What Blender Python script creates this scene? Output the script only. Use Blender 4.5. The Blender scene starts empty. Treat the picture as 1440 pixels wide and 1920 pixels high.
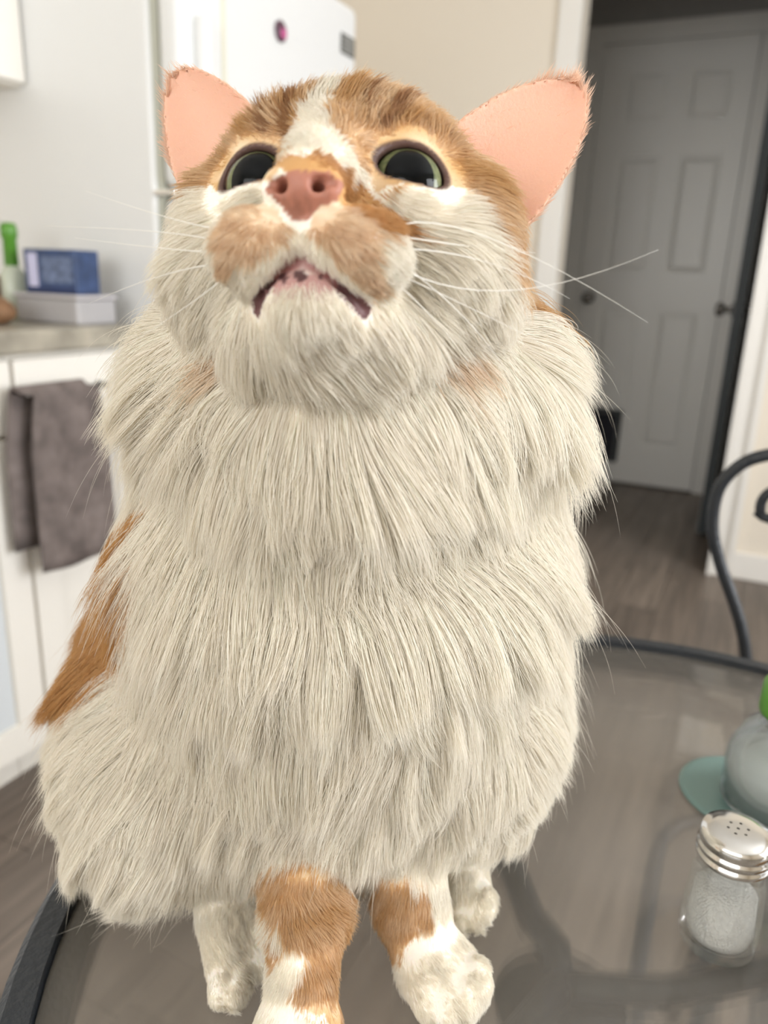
import bpy, bmesh, math, random
import numpy as np
from mathutils import Vector, Matrix
from mathutils.kdtree import KDTree
from mathutils.geometry import delaunay_2d_cdt

# ------------------------------------------------------------------ camera, light, exposure
scene = bpy.context.scene
COL = scene.collection
YAW, PITCH, ROLL, CAM_H, FPX = math.radians(25), math.radians(16.9), math.radians(2.2), 1.02, 1440.0
TABLE_Z = 0.73

cam_data = bpy.data.cameras.new('camera')
cam_data.sensor_fit = 'HORIZONTAL'
cam_data.sensor_width = 36.0
cam_data.lens = 36.0
cam_data.clip_start = 0.01
cam_data.dof.use_dof = True
cam_data.dof.focus_distance = 0.27
cam_data.dof.aperture_fstop = 12.0
cam = bpy.data.objects.new('camera', cam_data)
COL.objects.link(cam)
RC = Matrix.Rotation(YAW, 3, 'Z') @ Matrix.Rotation(math.pi / 2 - PITCH, 3, 'X') @ Matrix.Rotation(ROLL, 3, 'Z')
cam.matrix_world = Matrix.Translation((0, 0, CAM_H)) @ RC.to_4x4()
scene.camera = cam

world = bpy.data.worlds.new('sky')
scene.world = world
world.use_nodes = True
bg = world.node_tree.nodes['Background']
bg.inputs[0].default_value = (0.80, 0.90, 1.0, 1)
bg.inputs[1].default_value = 1.6

def area_light(name, loc, rot, sx, sy, power, color):
    l = bpy.data.lights.new(name, 'AREA')
    l.shape = 'RECTANGLE'
    l.size, l.size_y, l.energy, l.color = sx, sy, power, color
    o = bpy.data.objects.new(name, l)
    o.location, o.rotation_euler = loc, rot
    COL.objects.link(o)
    return o

# daylight outside the two windows of the dining corner: the bright right flank of the cat and the
# barred catchlights in its eyes and on the shaker lid show a window to the right and one behind the camera
area_light('daylight_side_window_offscreen', (2.03, 0.95, 1.45), (0, math.radians(90), 0), 1.25, 1.7, 62, (0.97, 0.98, 1.0))
area_light('daylight_rear_window_offscreen', (-0.3, -1.63, 1.5), (math.radians(90), 0, 0), 1.9, 1.2, 22, (1.0, 0.95, 0.88))

scene.view_settings.view_transform = 'Standard'
scene.view_settings.look = 'None'
scene.view_settings.gamma = 1.0
scene.view_settings.use_curve_mapping = False
scene.view_settings.exposure = 0.26
scene.cycles.adaptive_threshold = 0.04
scene.cycles.max_bounces = 8
scene.cycles.diffuse_bounces = 7
scene.cycles.transparent_max_bounces = 16
scene.cycles.transmission_bounces = 8

# ------------------------------------------------------------------ helpers
RCN = np.array(RC)

def ray(px, py):
    return RCN @ np.array([(px - 720) / FPX, -(py - 960) / FPX, -1.0])

def on_plane(px, py, axis, v):
    d = ray(px, py)
    o = np.array([0, 0, CAM_H])
    return o + (v - o[axis]) / d[axis] * d

def mat(name, color, rough=0.5, metallic=0.0, spec=0.5, noise=None, bump=None, **kw):
    """Principled material; noise=(scale, amount) varies the colour, bump=(scale, strength) gives fine relief."""
    m = bpy.data.materials.new(name)
    m.use_nodes = True
    nt = m.node_tree
    b = nt.nodes['Principled BSDF']
    b.inputs['Base Color'].default_value = (*color, 1)
    b.inputs['Roughness'].default_value = rough
    b.inputs['Metallic'].default_value = metallic
    b.inputs['Specular IOR Level'].default_value = spec
    for k, v in kw.items():
        b.inputs[k.replace('_', ' ')].default_value = v
    tc = nt.nodes.new('ShaderNodeTexCoord')
    if noise:
        n = nt.nodes.new('ShaderNodeTexNoise')
        n.inputs['Scale'].default_value = noise[0]
        n.inputs['Detail'].default_value = 5
        nt.links.new(tc.outputs['Object'], n.inputs['Vector'])
        r = nt.nodes.new('ShaderNodeValToRGB')
        a = noise[1]
        r.color_ramp.elements[0].position = 0.3
        r.color_ramp.elements[1].position = 0.7
        r.color_ramp.elements[0].color = (*[c * (1 - a) for c in color], 1)
        r.color_ramp.elements[1].color = (*[min(1, c * (1 + a)) for c in color], 1)
        nt.links.new(n.outputs['Fac'], r.inputs['Fac'])
        nt.links.new(r.outputs['Color'], b.inputs['Base Color'])
    if bump:
        n = nt.nodes.new('ShaderNodeTexNoise')
        n.inputs['Scale'].default_value = bump[0]
        nt.links.new(tc.outputs['Object'], n.inputs['Vector'])
        bp = nt.nodes.new('ShaderNodeBump')
        bp.inputs['Strength'].default_value = bump[1]
        bp.inputs['Distance'].default_value = 0.01
        nt.links.new(n.outputs['Fac'], bp.inputs['Height'])
        nt.links.new(bp.outputs['Normal'], b.inputs['Normal'])
    return m

def obj(name, bm, material, parent=None, loc=(0, 0, 0), rot=(0, 0, 0), smooth=False, bevel=0.0, seg=2):
    me = bpy.data.meshes.new(name)
    if bevel > 0:
        bmesh.ops.bevel(bm, geom=bm.edges[:], offset=bevel, segments=seg, affect='EDGES', profile=0.5, clamp_overlap=True)
    bm.normal_update()
    bm.to_mesh(me)
    bm.free()
    me.materials.append(material)
    if smooth:
        me.shade_smooth()
    o = bpy.data.objects.new(name, me)
    COL.objects.link(o)
    o.location, o.rotation_euler = loc, rot
    if parent is not None:
        o.parent = parent
    return o

def empty(name, loc=(0, 0, 0), rz=0.0):
    o = bpy.data.objects.new(name, None)
    COL.objects.link(o)
    o.empty_display_size = 0.05
    o.location = loc
    o.rotation_euler = (0, 0, rz)
    return o

def tag(o, label, cat, group=None):
    o['label'] = label
    o['category'] = cat
    if group:
        o['group'] = group
    return o

def struct(o):
    o['kind'] = 'structure'
    return o

def add_box(bm, x0, x1, y0, y1, z0, z1):
    v = [bm.verts.new((x, y, z)) for z in (z0, z1) for y in (y0, y1) for x in (x0, x1)]
    for f in ((0, 2, 3, 1), (4, 5, 7, 6), (0, 1, 5, 4), (2, 6, 7, 3), (0, 4, 6, 2), (1, 3, 7, 5)):
        bm.faces.new([v[i] for i in f])
    return bm

def box(x0, x1, y0, y1, z0, z1):
    return add_box(bmesh.new(), x0, x1, y0, y1, z0, z1)

def lathe(profile, seg=40, bm=None, c=(0, 0)):
    """profile: list of (r, z); closes at r == 0."""
    bm = bm or bmesh.new()
    rings = []
    for r, z in profile:
        if r < 1e-6:
            rings.append([bm.verts.new((c[0], c[1], z))])
        else:
            rings.append([bm.verts.new((c[0] + r * math.cos(2 * math.pi * i / seg), c[1] + r * math.sin(2 * math.pi * i / seg), z)) for i in range(seg)])
    for a, b in zip(rings, rings[1:]):
        for i in range(seg):
            j = (i + 1) % seg
            if len(a) == 1 and len(b) == 1:
                continue
            if len(a) == 1:
                bm.faces.new((a[0], b[j], b[i]))
            elif len(b) == 1:
                bm.faces.new((a[i], a[j], b[0]))
            else:
                bm.faces.new((a[i], a[j], b[j], b[i]))
    bmesh.ops.recalc_face_normals(bm, faces=bm.faces[:])
    return bm

def tube(points, radius, seg=10, bm=None, closed=False, radii=None):
    """round bar along a polyline"""
    bm = bm or bmesh.new()
    P = [Vector(p) for p in points]
    n = len(P)
    rings = []
    up = Vector((0.13, 0.21, 0.97)).normalized()
    prev = None
    for i in range(n):
        if closed:
            t = (P[(i + 1) % n] - P[i - 1]).normalized()
        else:
            t = (P[min(i + 1, n - 1)] - P[max(i - 1, 0)]).normalized()
        if prev is None:
            a = t.cross(up)
            if a.length < 1e-3:
                a = t.cross(Vector((1, 0, 0)))
            a.normalize()
        else:
            a = (prev - t * prev.dot(t)).normalized()
        prev = a
        b = t.cross(a)
        r = radii[i] if radii else radius
        rings.append([bm.verts.new(P[i] + (a * math.cos(2 * math.pi * k / seg) + b * math.sin(2 * math.pi * k / seg)) * r) for k in range(seg)])
    rng = range(n) if closed else range(n - 1)
    for i in rng:
        A, B = rings[i], rings[(i + 1) % n]
        for k in range(seg):
            j = (k + 1) % seg
            bm.faces.new((A[k], A[j], B[j], B[k]))
    if not closed:
        bm.faces.new(rings[0][::-1])
        bm.faces.new(rings[-1])
    bmesh.ops.recalc_face_normals(bm, faces=bm.faces[:])
    return bm

def copy_part(o, loc, parent=None, rot=None):
    c = o.copy()
    COL.objects.link(c)
    c.location = loc
    if rot is not None:
        c.rotation_euler = rot
    c.parent = parent if parent is not None else o.parent
    return c
# ------------------------------------------------------------------ the room
FUR_SCALE = 1.0
M_wall = mat('wall_paint_cream', (0.80, 0.735, 0.635), 0.6, spec=0.3, bump=(160, 0.05))
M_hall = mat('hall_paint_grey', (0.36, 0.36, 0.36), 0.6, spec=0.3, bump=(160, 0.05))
M_white = mat('gloss_trim_white', (0.83, 0.81, 0.77), 0.35, spec=0.5)
M_ceil = mat('ceiling_white', (0.82, 0.81, 0.78), 0.8)
M_door = mat('door_paint_white', (0.82, 0.82, 0.80), 0.32, spec=0.5)
M_cab = mat('cabinet_white', (0.86, 0.83, 0.77), 0.4)
M_inset = mat('cabinet_inset_blue_grey', (0.66, 0.70, 0.73), 0.35)
M_fridge = mat('fridge_enamel', (0.80, 0.81, 0.81), 0.3, spec=0.5, bump=(350, 0.03))
M_gasket = mat('gasket_grey_green', (0.50, 0.51, 0.44), 0.6)
M_iron = mat('wrought_iron_black', (0.018, 0.022, 0.028), 0.42, spec=0.5, bump=(300, 0.15))
M_dark = mat('black_plastic', (0.05, 0.055, 0.06), 0.5)
M_chrome = mat('chrome', (0.78, 0.77, 0.75), 0.16, metallic=1.0)
M_nickel = mat('knob_dark_nickel', (0.22, 0.21, 0.20), 0.25, metallic=1.0)

def wall_with_opening(name, axis, c0, c1, u0, u1, z0, z1, o, material):
    """wall slab across axis from c0 to c1, spanning u0..u1 and z0..z1, with opening o=(ua, ub, za, zb)"""
    bm = bmesh.new()
    ua, ub, za, zb = o
    for a, b, p, q in ((u0, ua, z0, z1), (ub, u1, z0, z1), (ua, ub, z0, za), (ua, ub, zb, z1)):
        if b - a < 1e-4 or q - p < 1e-4:
            continue
        if axis == 1:
            add_box(bm, a, b, c0, c1, p, q)
        else:
            add_box(bm, c0, c1, a, b, p, q)
    return struct(obj(name, bm, material))

CEIL = 2.44
floor = struct(obj('floor', box(-1.95, 2.0, -1.6, 4.45, -0.05, -0.013), mat('subfloor', (0.05, 0.045, 0.04), 0.9)))
struct(obj('ceiling', box(-1.95, 2.0, -1.6, 4.45, CEIL, CEIL + 0.05), M_ceil))
struct(obj('wall_left', box(-1.85, -1.75, -1.6, 3.0, 0, CEIL), M_wall))
wall_with_opening('wall_back', 1, 3.0, 3.10, -1.85, 2.0, 0, CEIL, (-0.72, -0.04, 0, 2.06), M_wall)
wall_with_opening('wall_right', 0, 1.9, 2.0, -1.6, 3.0, 0, CEIL, (0.1, 1.8, 0.82, 2.08), M_wall)
wall_with_opening('wall_front', 1, -1.6, -1.5, -1.75, 1.9, 0, CEIL, (-1.25, 0.65, 0.9, 2.1), M_wall)
struct(obj('wall_hall_end', box(-1.85, 1.0, 4.25, 4.35, 0, CEIL), M_hall))
struct(obj('wall_hall_left', box(-1.85, -1.75, 3.1, 4.25, 0, CEIL), M_hall))
struct(obj('wall_hall_right', box(0.9, 1.0, 3.1, 4.25, 0, CEIL), M_hall))

# windows behind and beside the camera
def window(name, axis, c, u0, u1, z0, z1):
    w = struct(empty(name, (0, 0, 0)))
    bm = bmesh.new()
    t = 0.045
    bars = [(u0, u0 + t, z0, z1), (u1 - t, u1, z0, z1), (u0, u1, z0, z0 + t), (u0, u1, z1 - t, z1)]
    for a, b, p, q in bars:
        if axis == 1:
            add_box(bm, a, b, c - 0.03, c + 0.03, p, q)
        else:
            add_box(bm, c - 0.03, c + 0.03, a, b, p, q)
    obj('window_frame', bm, M_white, w)
    m = (u0 + u1) / 2
    obj('mullion', box(m - 0.02, m + 0.02, c - 0.02, c + 0.02, z0 + t, z1 - t) if axis == 1 else box(c - 0.02, c + 0.02, m - 0.02, m + 0.02, z0 + t, z1 - t), M_white, w)
    return w
window('window_1', 0, 1.95, 0.1, 1.8, 0.82, 2.08)
window('window_2', 1, -1.55, -1.25, 0.65, 0.9, 2.1)

# laminate planks running away from the camera
def plank_material():
    m = mat('plank_taupe', (0.2, 0.17, 0.14), 0.42, spec=0.4)
    nt = m.node_tree
    b = nt.nodes['Principled BSDF']
    oi = nt.nodes.new('ShaderNodeObjectInfo')
    tc = nt.nodes.new('ShaderNodeTexCoord')
    mp = nt.nodes.new('ShaderNodeMapping')
    mp.inputs['Scale'].default_value = (60, 3, 1)
    ad = nt.nodes.new('ShaderNodeVectorMath')
    n = nt.nodes.new('ShaderNodeTexNoise')
    n.inputs['Scale'].default_value = 1.0
    n.inputs['Detail'].default_value = 8
    r = nt.nodes.new('ShaderNodeValToRGB')
    r.color_ramp.elements[0].position, r.color_ramp.elements[1].position = 0.25, 0.75
    r.color_ramp.elements[0].color = (0.11, 0.09, 0.075, 1)
    r.color_ramp.elements[1].color = (0.24, 0.195, 0.16, 1)
    hs = nt.nodes.new('ShaderNodeHueSaturation')
    mr = nt.nodes.new('ShaderNodeMapRange')
    mr.inputs['To Min'].default_value, mr.inputs['To Max'].default_value = 0.78, 1.2
    sc = nt.nodes.new('ShaderNodeVectorMath'); sc.operation = 'SCALE'
    sc.inputs[0].default_value = (37, 19, 5)
    nt.links.new(oi.outputs['Random'], sc.inputs['Scale'])
    nt.links.new(tc.outputs['Object'], mp.inputs['Vector'])
    nt.links.new(mp.outputs[0], ad.inputs[0])
    nt.links.new(sc.outputs[0], ad.inputs[1])
    nt.links.new(ad.outputs[0], n.inputs['Vector'])
    nt.links.new(n.outputs['Fac'], r.inputs['Fac'])
    nt.links.new(r.outputs['Color'], hs.inputs['Color'])
    nt.links.new(oi.outputs['Random'], mr.inputs['Value'])
    nt.links.new(mr.outputs[0], hs.inputs['Value'])
    nt.links.new(hs.outputs[0], b.inputs['Base Color'])
    return m
M_plank = plank_material()
PW, PL = 0.126, 1.22
first = None
rr = random.Random(3)
for i in range(28):
    x = -1.30 + PW * (i - 4)
    y = -1.6 - rr.uniform(0, 0.9)
    while y < 4.25:
        if (x < 0.95 or y < 3.0) and (x > -1.31 or y > 1.0):
            if first is None:
                first = obj('plank', box(0.0006, PW - 0.0006, 0.0006, PL - 0.0006, -0.013, 0.0), M_plank, floor, loc=(x, y, 0), bevel=0.0012, seg=1)
            else:
                copy_part(first, (x, y, 0))
        y += PL

# trim
struct(obj('trim_1', box(-0.80, -0.72, 2.985, 3.0, 0, 2.14), M_white, bevel=0.004))
tr2 = bmesh.new()
add_box(tr2, -0.04, 0.045, 2.985, 3.0, 0, 2.14)
add_box(tr2, -0.04, -0.022, 2.975, 2.985, 0, 2.14)
add_box(tr2, 0.022, 0.045, 2.972, 2.985, 0, 2.14)
struct(obj('trim_2', tr2, M_white))
struct(obj('trim_3', box(-0.80, 0.045, 2.985, 3.0, 2.06, 2.14), M_white, bevel=0.004))
struct(obj('baseboard_back', box(0.045, 1.9, 2.985, 3.0, 0, 0.10), M_white, bevel=0.004))
struct(obj('baseboard_left', box(-1.75, -0.80, 2.985, 3.0, 0, 0.10), M_white, bevel=0.004))
struct(obj('baseboard_hall', box(-1.75, -0.97, 4.235, 4.25, 0, 0.09), M_white, bevel=0.004))
tr4 = bmesh.new()
add_box(tr4, -0.975, -0.895, 4.225, 4.25, 0, 2.20)
add_box(tr4, -0.195, -0.115, 4.225, 4.25, 0, 2.20)
add_box(tr4, -0.975, -0.115, 4.222, 4.25, 2.135, 2.215)
struct(obj('trim_4', tr4, M_door))

# closed six-panel door at the end of the hall, with a pet flap
d1 = struct(empty('door_1', (-0.545, 4.24, 0)))
d1['label'] = 'closed six-panel hall door with a black pet flap'
def panel_door(parent, x0, x1, z0, z1, yf, thick, rows, cols, flip=1):
    """frame of stiles and rails with recessed raised panels"""
    bm = bmesh.new()
    xs = [x0] + [v for c in cols for v in c] + [x1]
    add_box(bm, x0, x1, yf + 0.012, yf + thick, z0, z1)
    for a, b in zip(xs[0::2], xs[1::2]):
        add_box(bm, a, b, yf, yf + 0.012, z0, z1)
    zs = [z0] + [v for r in rows for v in r] + [z1]
    for c0, c1 in cols:
        for a, b in zip(zs[0::2], zs[1::2]):
            add_box(bm, c0, c1, yf, yf + 0.012, a, b)
    obj('leaf', bm, M_door, parent)
    for c0, c1 in cols:
        for r0, r1 in rows:
            pm = bmesh.new()
            a = [(c0 + 0.012, r0 + 0.012), (c1 - 0.012, r0 + 0.012), (c1 - 0.012, r1 - 0.012), (c0 + 0.012, r1 - 0.012)]
            b = [(c0 + 0.04, r0 + 0.04), (c1 - 0.04, r0 + 0.04), (c1 - 0.04, r1 - 0.04), (c0 + 0.04, r1 - 0.04)]
            va = [pm.verts.new((x, yf + 0.0115, z)) for x, z in a]
            vb = [pm.verts.new((x, yf + 0.002, z)) for x, z in b]
            for i in range(4):
                j = (i + 1) % 4
                pm.faces.new((va[i], va[j], vb[j], vb[i]))
            pm.faces.new(vb)
            bmesh.ops.recalc_face_normals(pm, faces=pm.faces[:])
            obj('panel', pm, M_door, parent)
panel_door(d1, -0.345, 0.345, 0.012, 2.13, -0.022, 0.03,
           [(0.22, 0.92), (1.09, 1.64), (1.78, 2.01)], [(-0.225, -0.02), (0.06, 0.265)])
knob_bm = lathe([(0, 0), (0.030, 0), (0.030, 0.006), (0.012, 0.010), (0.011, 0.03), (0.024, 0.038), (0.029, 0.050), (0.026, 0.062), (0.014, 0.068), (0, 0.069)], 28)
obj('door_knob', knob_bm.copy(), M_nickel, d1, (-0.288, -0.022, 0.965), (math.radians(90), 0, 0), smooth=True)
fl = obj('pet_flap', box(-0.25, -0.045, -0.038, -0.022, 0.115, 0.40), M_dark, d1, bevel=0.006)
obj('flap_panel', box(-0.225, -0.07, -0.042, -0.038, 0.14, 0.375), mat('smoked_plastic', (0.02, 0.022, 0.03), 0.2), fl)

# hall door standing open, seen edge on
d2 = struct(empty('door_2', (-0.092, 3.45, 0)))
d2['label'] = 'open hall door seen edge on beside the doorway casing'
obj('leaf', box(-0.02, 0.02, 0.004, 0.765, 0.012, 2.05), M_door, d2)
obj('door_edge', box(-0.019, 0.019, 0.0, 0.004, 0.012, 2.05), mat('door_edge_charcoal', (0.035, 0.045, 0.052), 0.5), d2)
for sx in (-1, 1):
    obj('door_knob', knob_bm.copy(), M_nickel, d2, (sx * 0.02, 0.065, 0.95), (0, math.radians(90 * sx), 0), smooth=True)
knob_bm.free()

# ------------------------------------------------------------------ kitchen run
CX = -1.15
def stone_material():
    m = mat('laminate_stone', (0.36, 0.33, 0.27), 0.3, noise=(14, 0.35))
    return m
ct = obj('countertop', box(-1.745, -1.138, -0.6, 1.222, 0.872, 0.912), stone_material(), bevel=0.006)
tag(ct, 'grey-beige stone-look countertop along the cabinets, ending at the refrigerator', 'countertop')

def pull(parent, y, z, vertical=True, length=0.11, x=0.0):
    h = length / 2
    if vertical:
        pts = [(0, 0, -h), (0.028, 0, -h + 0.006), (0.03, 0, -h + 0.02), (0.03, 0, h - 0.02), (0.028, 0, h - 0.006), (0, 0, h)]
    else:
        pts = [(0, -h, 0), (0.028, -h + 0.006, 0), (0.03, -h + 0.02, 0), (0.03, h - 0.02, 0), (0.028, h - 0.006, 0), (0, h, 0)]
    return obj('handle', tube(pts, 0.005, 8), M_nickel, parent, (x, y, z), smooth=True)

def base_unit(y0, y1, label, handle_y):
    u = empty('base_cabinet', (-1.45, (y0 + y1) / 2, 0))
    tag(u, label, 'cabinet', 'white base cabinets')
    a, b = y0 - (y0 + y1) / 2, y1 - (y0 + y1) / 2
    bm = bmesh.new()
    add_box(bm, -0.295, 0.278, a + 0.001, b - 0.001, 0.10, 0.871)
    add_box(bm, -0.295, 0.20, a + 0.001, b - 0.001, 0.0, 0.10)
    obj('body', bm, M_cab, u)
    d = obj('drawer', box(0.279, 0.30, a + 0.004, b - 0.004, 0.735, 0.862), M_cab, u, bevel=0.003)
    dr = bmesh.new()
    f = 0.062
    z0, z1 = 0.118, 0.727
    add_box(dr, 0.279, 0.29, a + 0.004, b - 0.004, z0, z1)
    for p, q, r, s in ((a + 0.004, a + f, z0, z1), (b - f, b - 0.004, z0, z1), (a + f, b - f, z0, z0 + f), (a + f, b - f, z1 - f, z1)):
        add_box(dr, 0.29, 0.30, p, q, r, s)
    door = obj('door', dr, M_cab, u)
    if b - a > 0.35:
        obj('panel', box(0.29, 0.294, a + f + 0.004, b - f - 0.004, z0 + f + 0.004, z1 - f - 0.004), M_inset, door)
    if handle_y is not None:
        pull(door, handle_y, 0.63, True, 0.11, 0.30)
    return u, d
base_unit(-0.05, 0.45, 'white base cabinet farthest from the refrigerator, under the countertop', 0.20)
base_unit(0.45, 0.93, 'white base cabinet with blue-grey door panel between two other cabinets', -0.20)
ub, ud = base_unit(0.93, 1.222, 'narrow white base cabinet beside the refrigerator, with the towel on it', 0.105)
bar = obj('towel_bar', tube([(0, -0.143, 0), (0.032, -0.142, 0), (0.034, -0.136, 0), (0.034, 0.03, 0), (0.032, 0.04, 0), (0, 0.045, 0)], 0.005, 8), M_nickel, ud, (0.30, 0.0, 0.805), smooth=True)

# tea towel folded over the bar
def towel():
    bm = bmesh.new()
    prof = []
    for i in range(10):
        prof.append((-0.011, 0.53 - 0.81 + i * (0.275 / 9)))
    for i in range(1, 6):
        a = math.pi * i / 6
        prof.append((-0.011 * math.cos(a), -0.005 + 0.012 * math.sin(a)))
    for i in range(14):
        prof.append((0.012 + 0.006 * i / 13, -0.005 - i * (0.315 / 13)))
    n = 18
    rows = []
    for i, (x, z) in enumerate(prof):
        f = i / (len(prof) - 1)
        row = []
        for k in range(n + 1):
            s = k / n
            front = f > 0.5
            wid = 0.145 + (0.03 * min(1, abs(z) / 0.1))
            y = (s - 0.5) * wid + (0.012 if front else -0.014) + 0.01 * z
            amp = 0.003 * min(1, abs(z) / 0.08)
            xx = x + amp * math.sin(s * 11 + z * 6) * (1 if front else 0.5) + (0.002 if front else 0)
            row.append(bm.verts.new((xx, y, z - 0.006 * math.sin(s * 3.1) * (f > 0.97))))
        rows.append(row)
    for a, b in zip(rows, rows[1:]):
        for k in range(n):
            bm.faces.new((a[k], a[k + 1], b[k + 1], b[k]))
    bmesh.ops.recalc_face_normals(bm, faces=bm.faces[:])
    return bm
M_towel = mat('terry_grey_brown', (0.27, 0.225, 0.21), 0.95, spec=0.1, noise=(28, 0.3), bump=(420, 0.9))
tw = obj('tea_towel', towel(), M_towel, None, (-1.112, 0.985, 0.812), smooth=True)
sm = tw.modifiers.new('thickness', 'SOLIDIFY'); sm.thickness = 0.005; sm.offset = 1
tag(tw, 'grey-brown terry towel hanging from the bar on the white cabinet', 'towel')

# wall cabinet
uc = empty('wall_cabinet', (-1.6, 0.868, 1.37))
tag(uc, 'white wall cabinet hanging above the countertop', 'cabinet')
obj('body', box(-0.148, 0.145, -0.40, 0.40, 0, 0.74), M_cab, uc)
for s in (-1, 1):
    dd = obj('door', box(0.146, 0.165, min(s * 0.004, s * 0.396), max(s * 0.004, s * 0.396), 0.004, 0.736), M_cab, uc, bevel=0.003)
    pull(dd, s * 0.05, 0.12, True, 0.11, 0.165)

# refrigerator
fr = empty('refrigerator', (-1.43, 1.615, 0))
tag(fr, 'white top-freezer refrigerator standing at the end of the counter', 'refrigerator')
obj('body', box(-0.315, 0.315, -0.345, 0.345, 0.03, 1.665), M_fridge, fr, bevel=0.008)
obj('gasket', box(0.315, 0.332, -0.338, 0.338, 0.06, 1.655), M_gasket, fr)
def fdoor(name, z0, z1):
    bm = box(0.332, 0.392, -0.345, 0.345, z0, z1)
    return obj(name, bm, M_fridge, fr, bevel=0.022, seg=4, smooth=False)
fz = fdoor('freezer_door', 1.172, 1.665)
fd_ = fdoor('refrigerator_door', 0.07, 1.158)
for par, z0, z1 in ((fz, 1.20, 1.475), (fd_, 0.72, 1.13)):
    obj('handle', box(0.386, 0.422, -0.312, -0.272, z0, z1), M_fridge, par, bevel=0.016, seg=4, smooth=True)
    obj('edge_trim', box(0.389, 0.396, -0.225, -0.215, z0, z1 + (0.12 if z0 > 1.1 else 0.01)), mat('trim_ivory', (0.80, 0.78, 0.64), 0.4), par)
hg = obj('hinge', box(0.312, 0.37, -0.347, -0.30, 1.1595, 1.1705), M_chrome, fr, bevel=0.002)
obj('foot_grille', box(0.30, 0.325, -0.33, 0.33, 0.0, 0.06), M_dark, fr)
bd = obj('badge', box(0.3915, 0.394, 0.255, 0.325, 1.548, 1.592), mat('badge_grey', (0.10, 0.10, 0.095), 0.4), fz)
for k in range(4):
    obj('badge_line', box(0.394, 0.3945, 0.262 + 0.003 * (k % 2), 0.316, 1.555 + 0.009 * k, 1.559 + 0.009 * k), mat('badge_print', (0.4, 0.4, 0.38), 0.5), bd)
mg = empty('fridge_magnet', (-1.037, 1.598, 1.522))
tag(mg, 'small round dark and pink magnet stuck on the freezer door', 'magnet')
obj('disc', lathe([(0, 0), (0.021, 0), (0.021, 0.004), (0.018, 0.006), (0, 0.006)], 28), mat('magnet_dark', (0.10, 0.045, 0.07), 0.4), mg, rot=(0, math.radians(90), 0))
obj('pink_picture', lathe([(0, 0.0058), (0.011, 0.0058), (0.010, 0.0075), (0, 0.008)], 20, c=(0.003, 0.006)), mat('magnet_pink', (0.55, 0.10, 0.28), 0.4), mg, rot=(0, math.radians(90), 0))

# things on the counter
def counter_pt(px, py, yw=1.12):
    return on_plane(px, py, 1, yw)
tray = empty('storage_box', (-1.292, 1.16, 0.912))
tag(tray, 'pale grey low storage box on the counter under the blue tin', 'box')
obj('bin', box(-0.05, 0.115, -0.05, 0.05, 0, 0.048), mat('box_grey', (0.42, 0.41, 0.42), 0.5), tray, bevel=0.006)
obj('lid', box(-0.053, 0.118, -0.053, 0.053, 0.048, 0.056), mat('box_lid', (0.52, 0.50, 0.52), 0.45), tray, bevel=0.003)
tin = empty('blue_carton', (-1.252, 1.15, 0.9685), math.radians(8))
tag(tin, 'dark blue carton with a pale label strip on the grey storage box', 'carton')
M_blue = mat('carton_navy', (0.035, 0.065, 0.16), 0.45, noise=(40, 0.3))
obj('carton', box(-0.06, 0.06, -0.035, 0.035, 0, 0.082), M_blue, tin, bevel=0.003)
obj('label_strip', box(-0.05, -0.028, -0.0356, -0.035, 0.012, 0.074), mat('label_lilac', (0.55, 0.55, 0.75), 0.5), tin)
obj('label_panel', box(-0.018, 0.052, -0.0356, -0.035, 0.02, 0.068), mat('label_slate', (0.12, 0.16, 0.27), 0.5, noise=(90, 0.5)), tin)
obj('front_band', box(-0.058, 0.058, -0.0358, -0.035, 0.003, 0.012), mat('label_dark', (0.015, 0.03, 0.10), 0.5), tin)
loaf = bmesh.new()
bmesh.ops.create_uvsphere(loaf, u_segments=28, v_segments=16, radius=1)
for v in loaf.verts:
    n_ = 0.05 * math.sin(v.co.x * 6) * math.cos(v.co.y * 5)
    v.co = Vector((v.co.x * 0.11, v.co.y * 0.055, max(-0.6, v.co.z) * (0.04 + 0.01 * n_)))
lf = obj('bread_loaf', loaf, mat('bread_brown', (0.20, 0.105, 0.05), 0.7, noise=(25, 0.35), bump=(60, 0.4)), None, (-1.345, 0.985, 0.912 + 0.0238), (0, 0, 0.35), smooth=True)
tag(lf, 'brown rounded loaf lying on the countertop in front of the storage box', 'bread')
bo = empty('wooden_box', (-1.425, 1.15, 0.912))
tag(bo, 'small brown wooden box with a lid standing on the counter beside the blue carton', 'box')
obj('box_body', box(-0.06, 0.012, -0.05, 0.05, 0, 0.075), mat('board_brown', (0.22, 0.09, 0.04), 0.5, noise=(20, 0.3)), bo, bevel=0.004)
obj('lid', box(-0.063, 0.014, -0.052, 0.052, 0.075, 0.085), mat('board_brown_end', (0.22, 0.09, 0.04), 0.5), bo, bevel=0.004)
gb = empty('green_bottle', (-1.373, 1.135, 0.912))
tag(gb, 'slim bottle with a long bright green neck standing on the countertop by the brown box', 'bottle')
obj('glass_body', lathe([(0, 0), (0.022, 0), (0.024, 0.004), (0.024, 0.09), (0.014, 0.105), (0, 0.107)], 28), mat('bottle_pale', (0.55, 0.6, 0.5), 0.2), gb, smooth=True)
M_green = mat('plastic_green', (0.085, 0.26, 0.025), 0.35)
obj('green_neck', lathe([(0.013, 0.100), (0.014, 0.105), (0.013, 0.155), (0.016, 0.16), (0.016, 0.178), (0.012, 0.186), (0, 0.187)], 28), M_green, gb, smooth=True)

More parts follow.
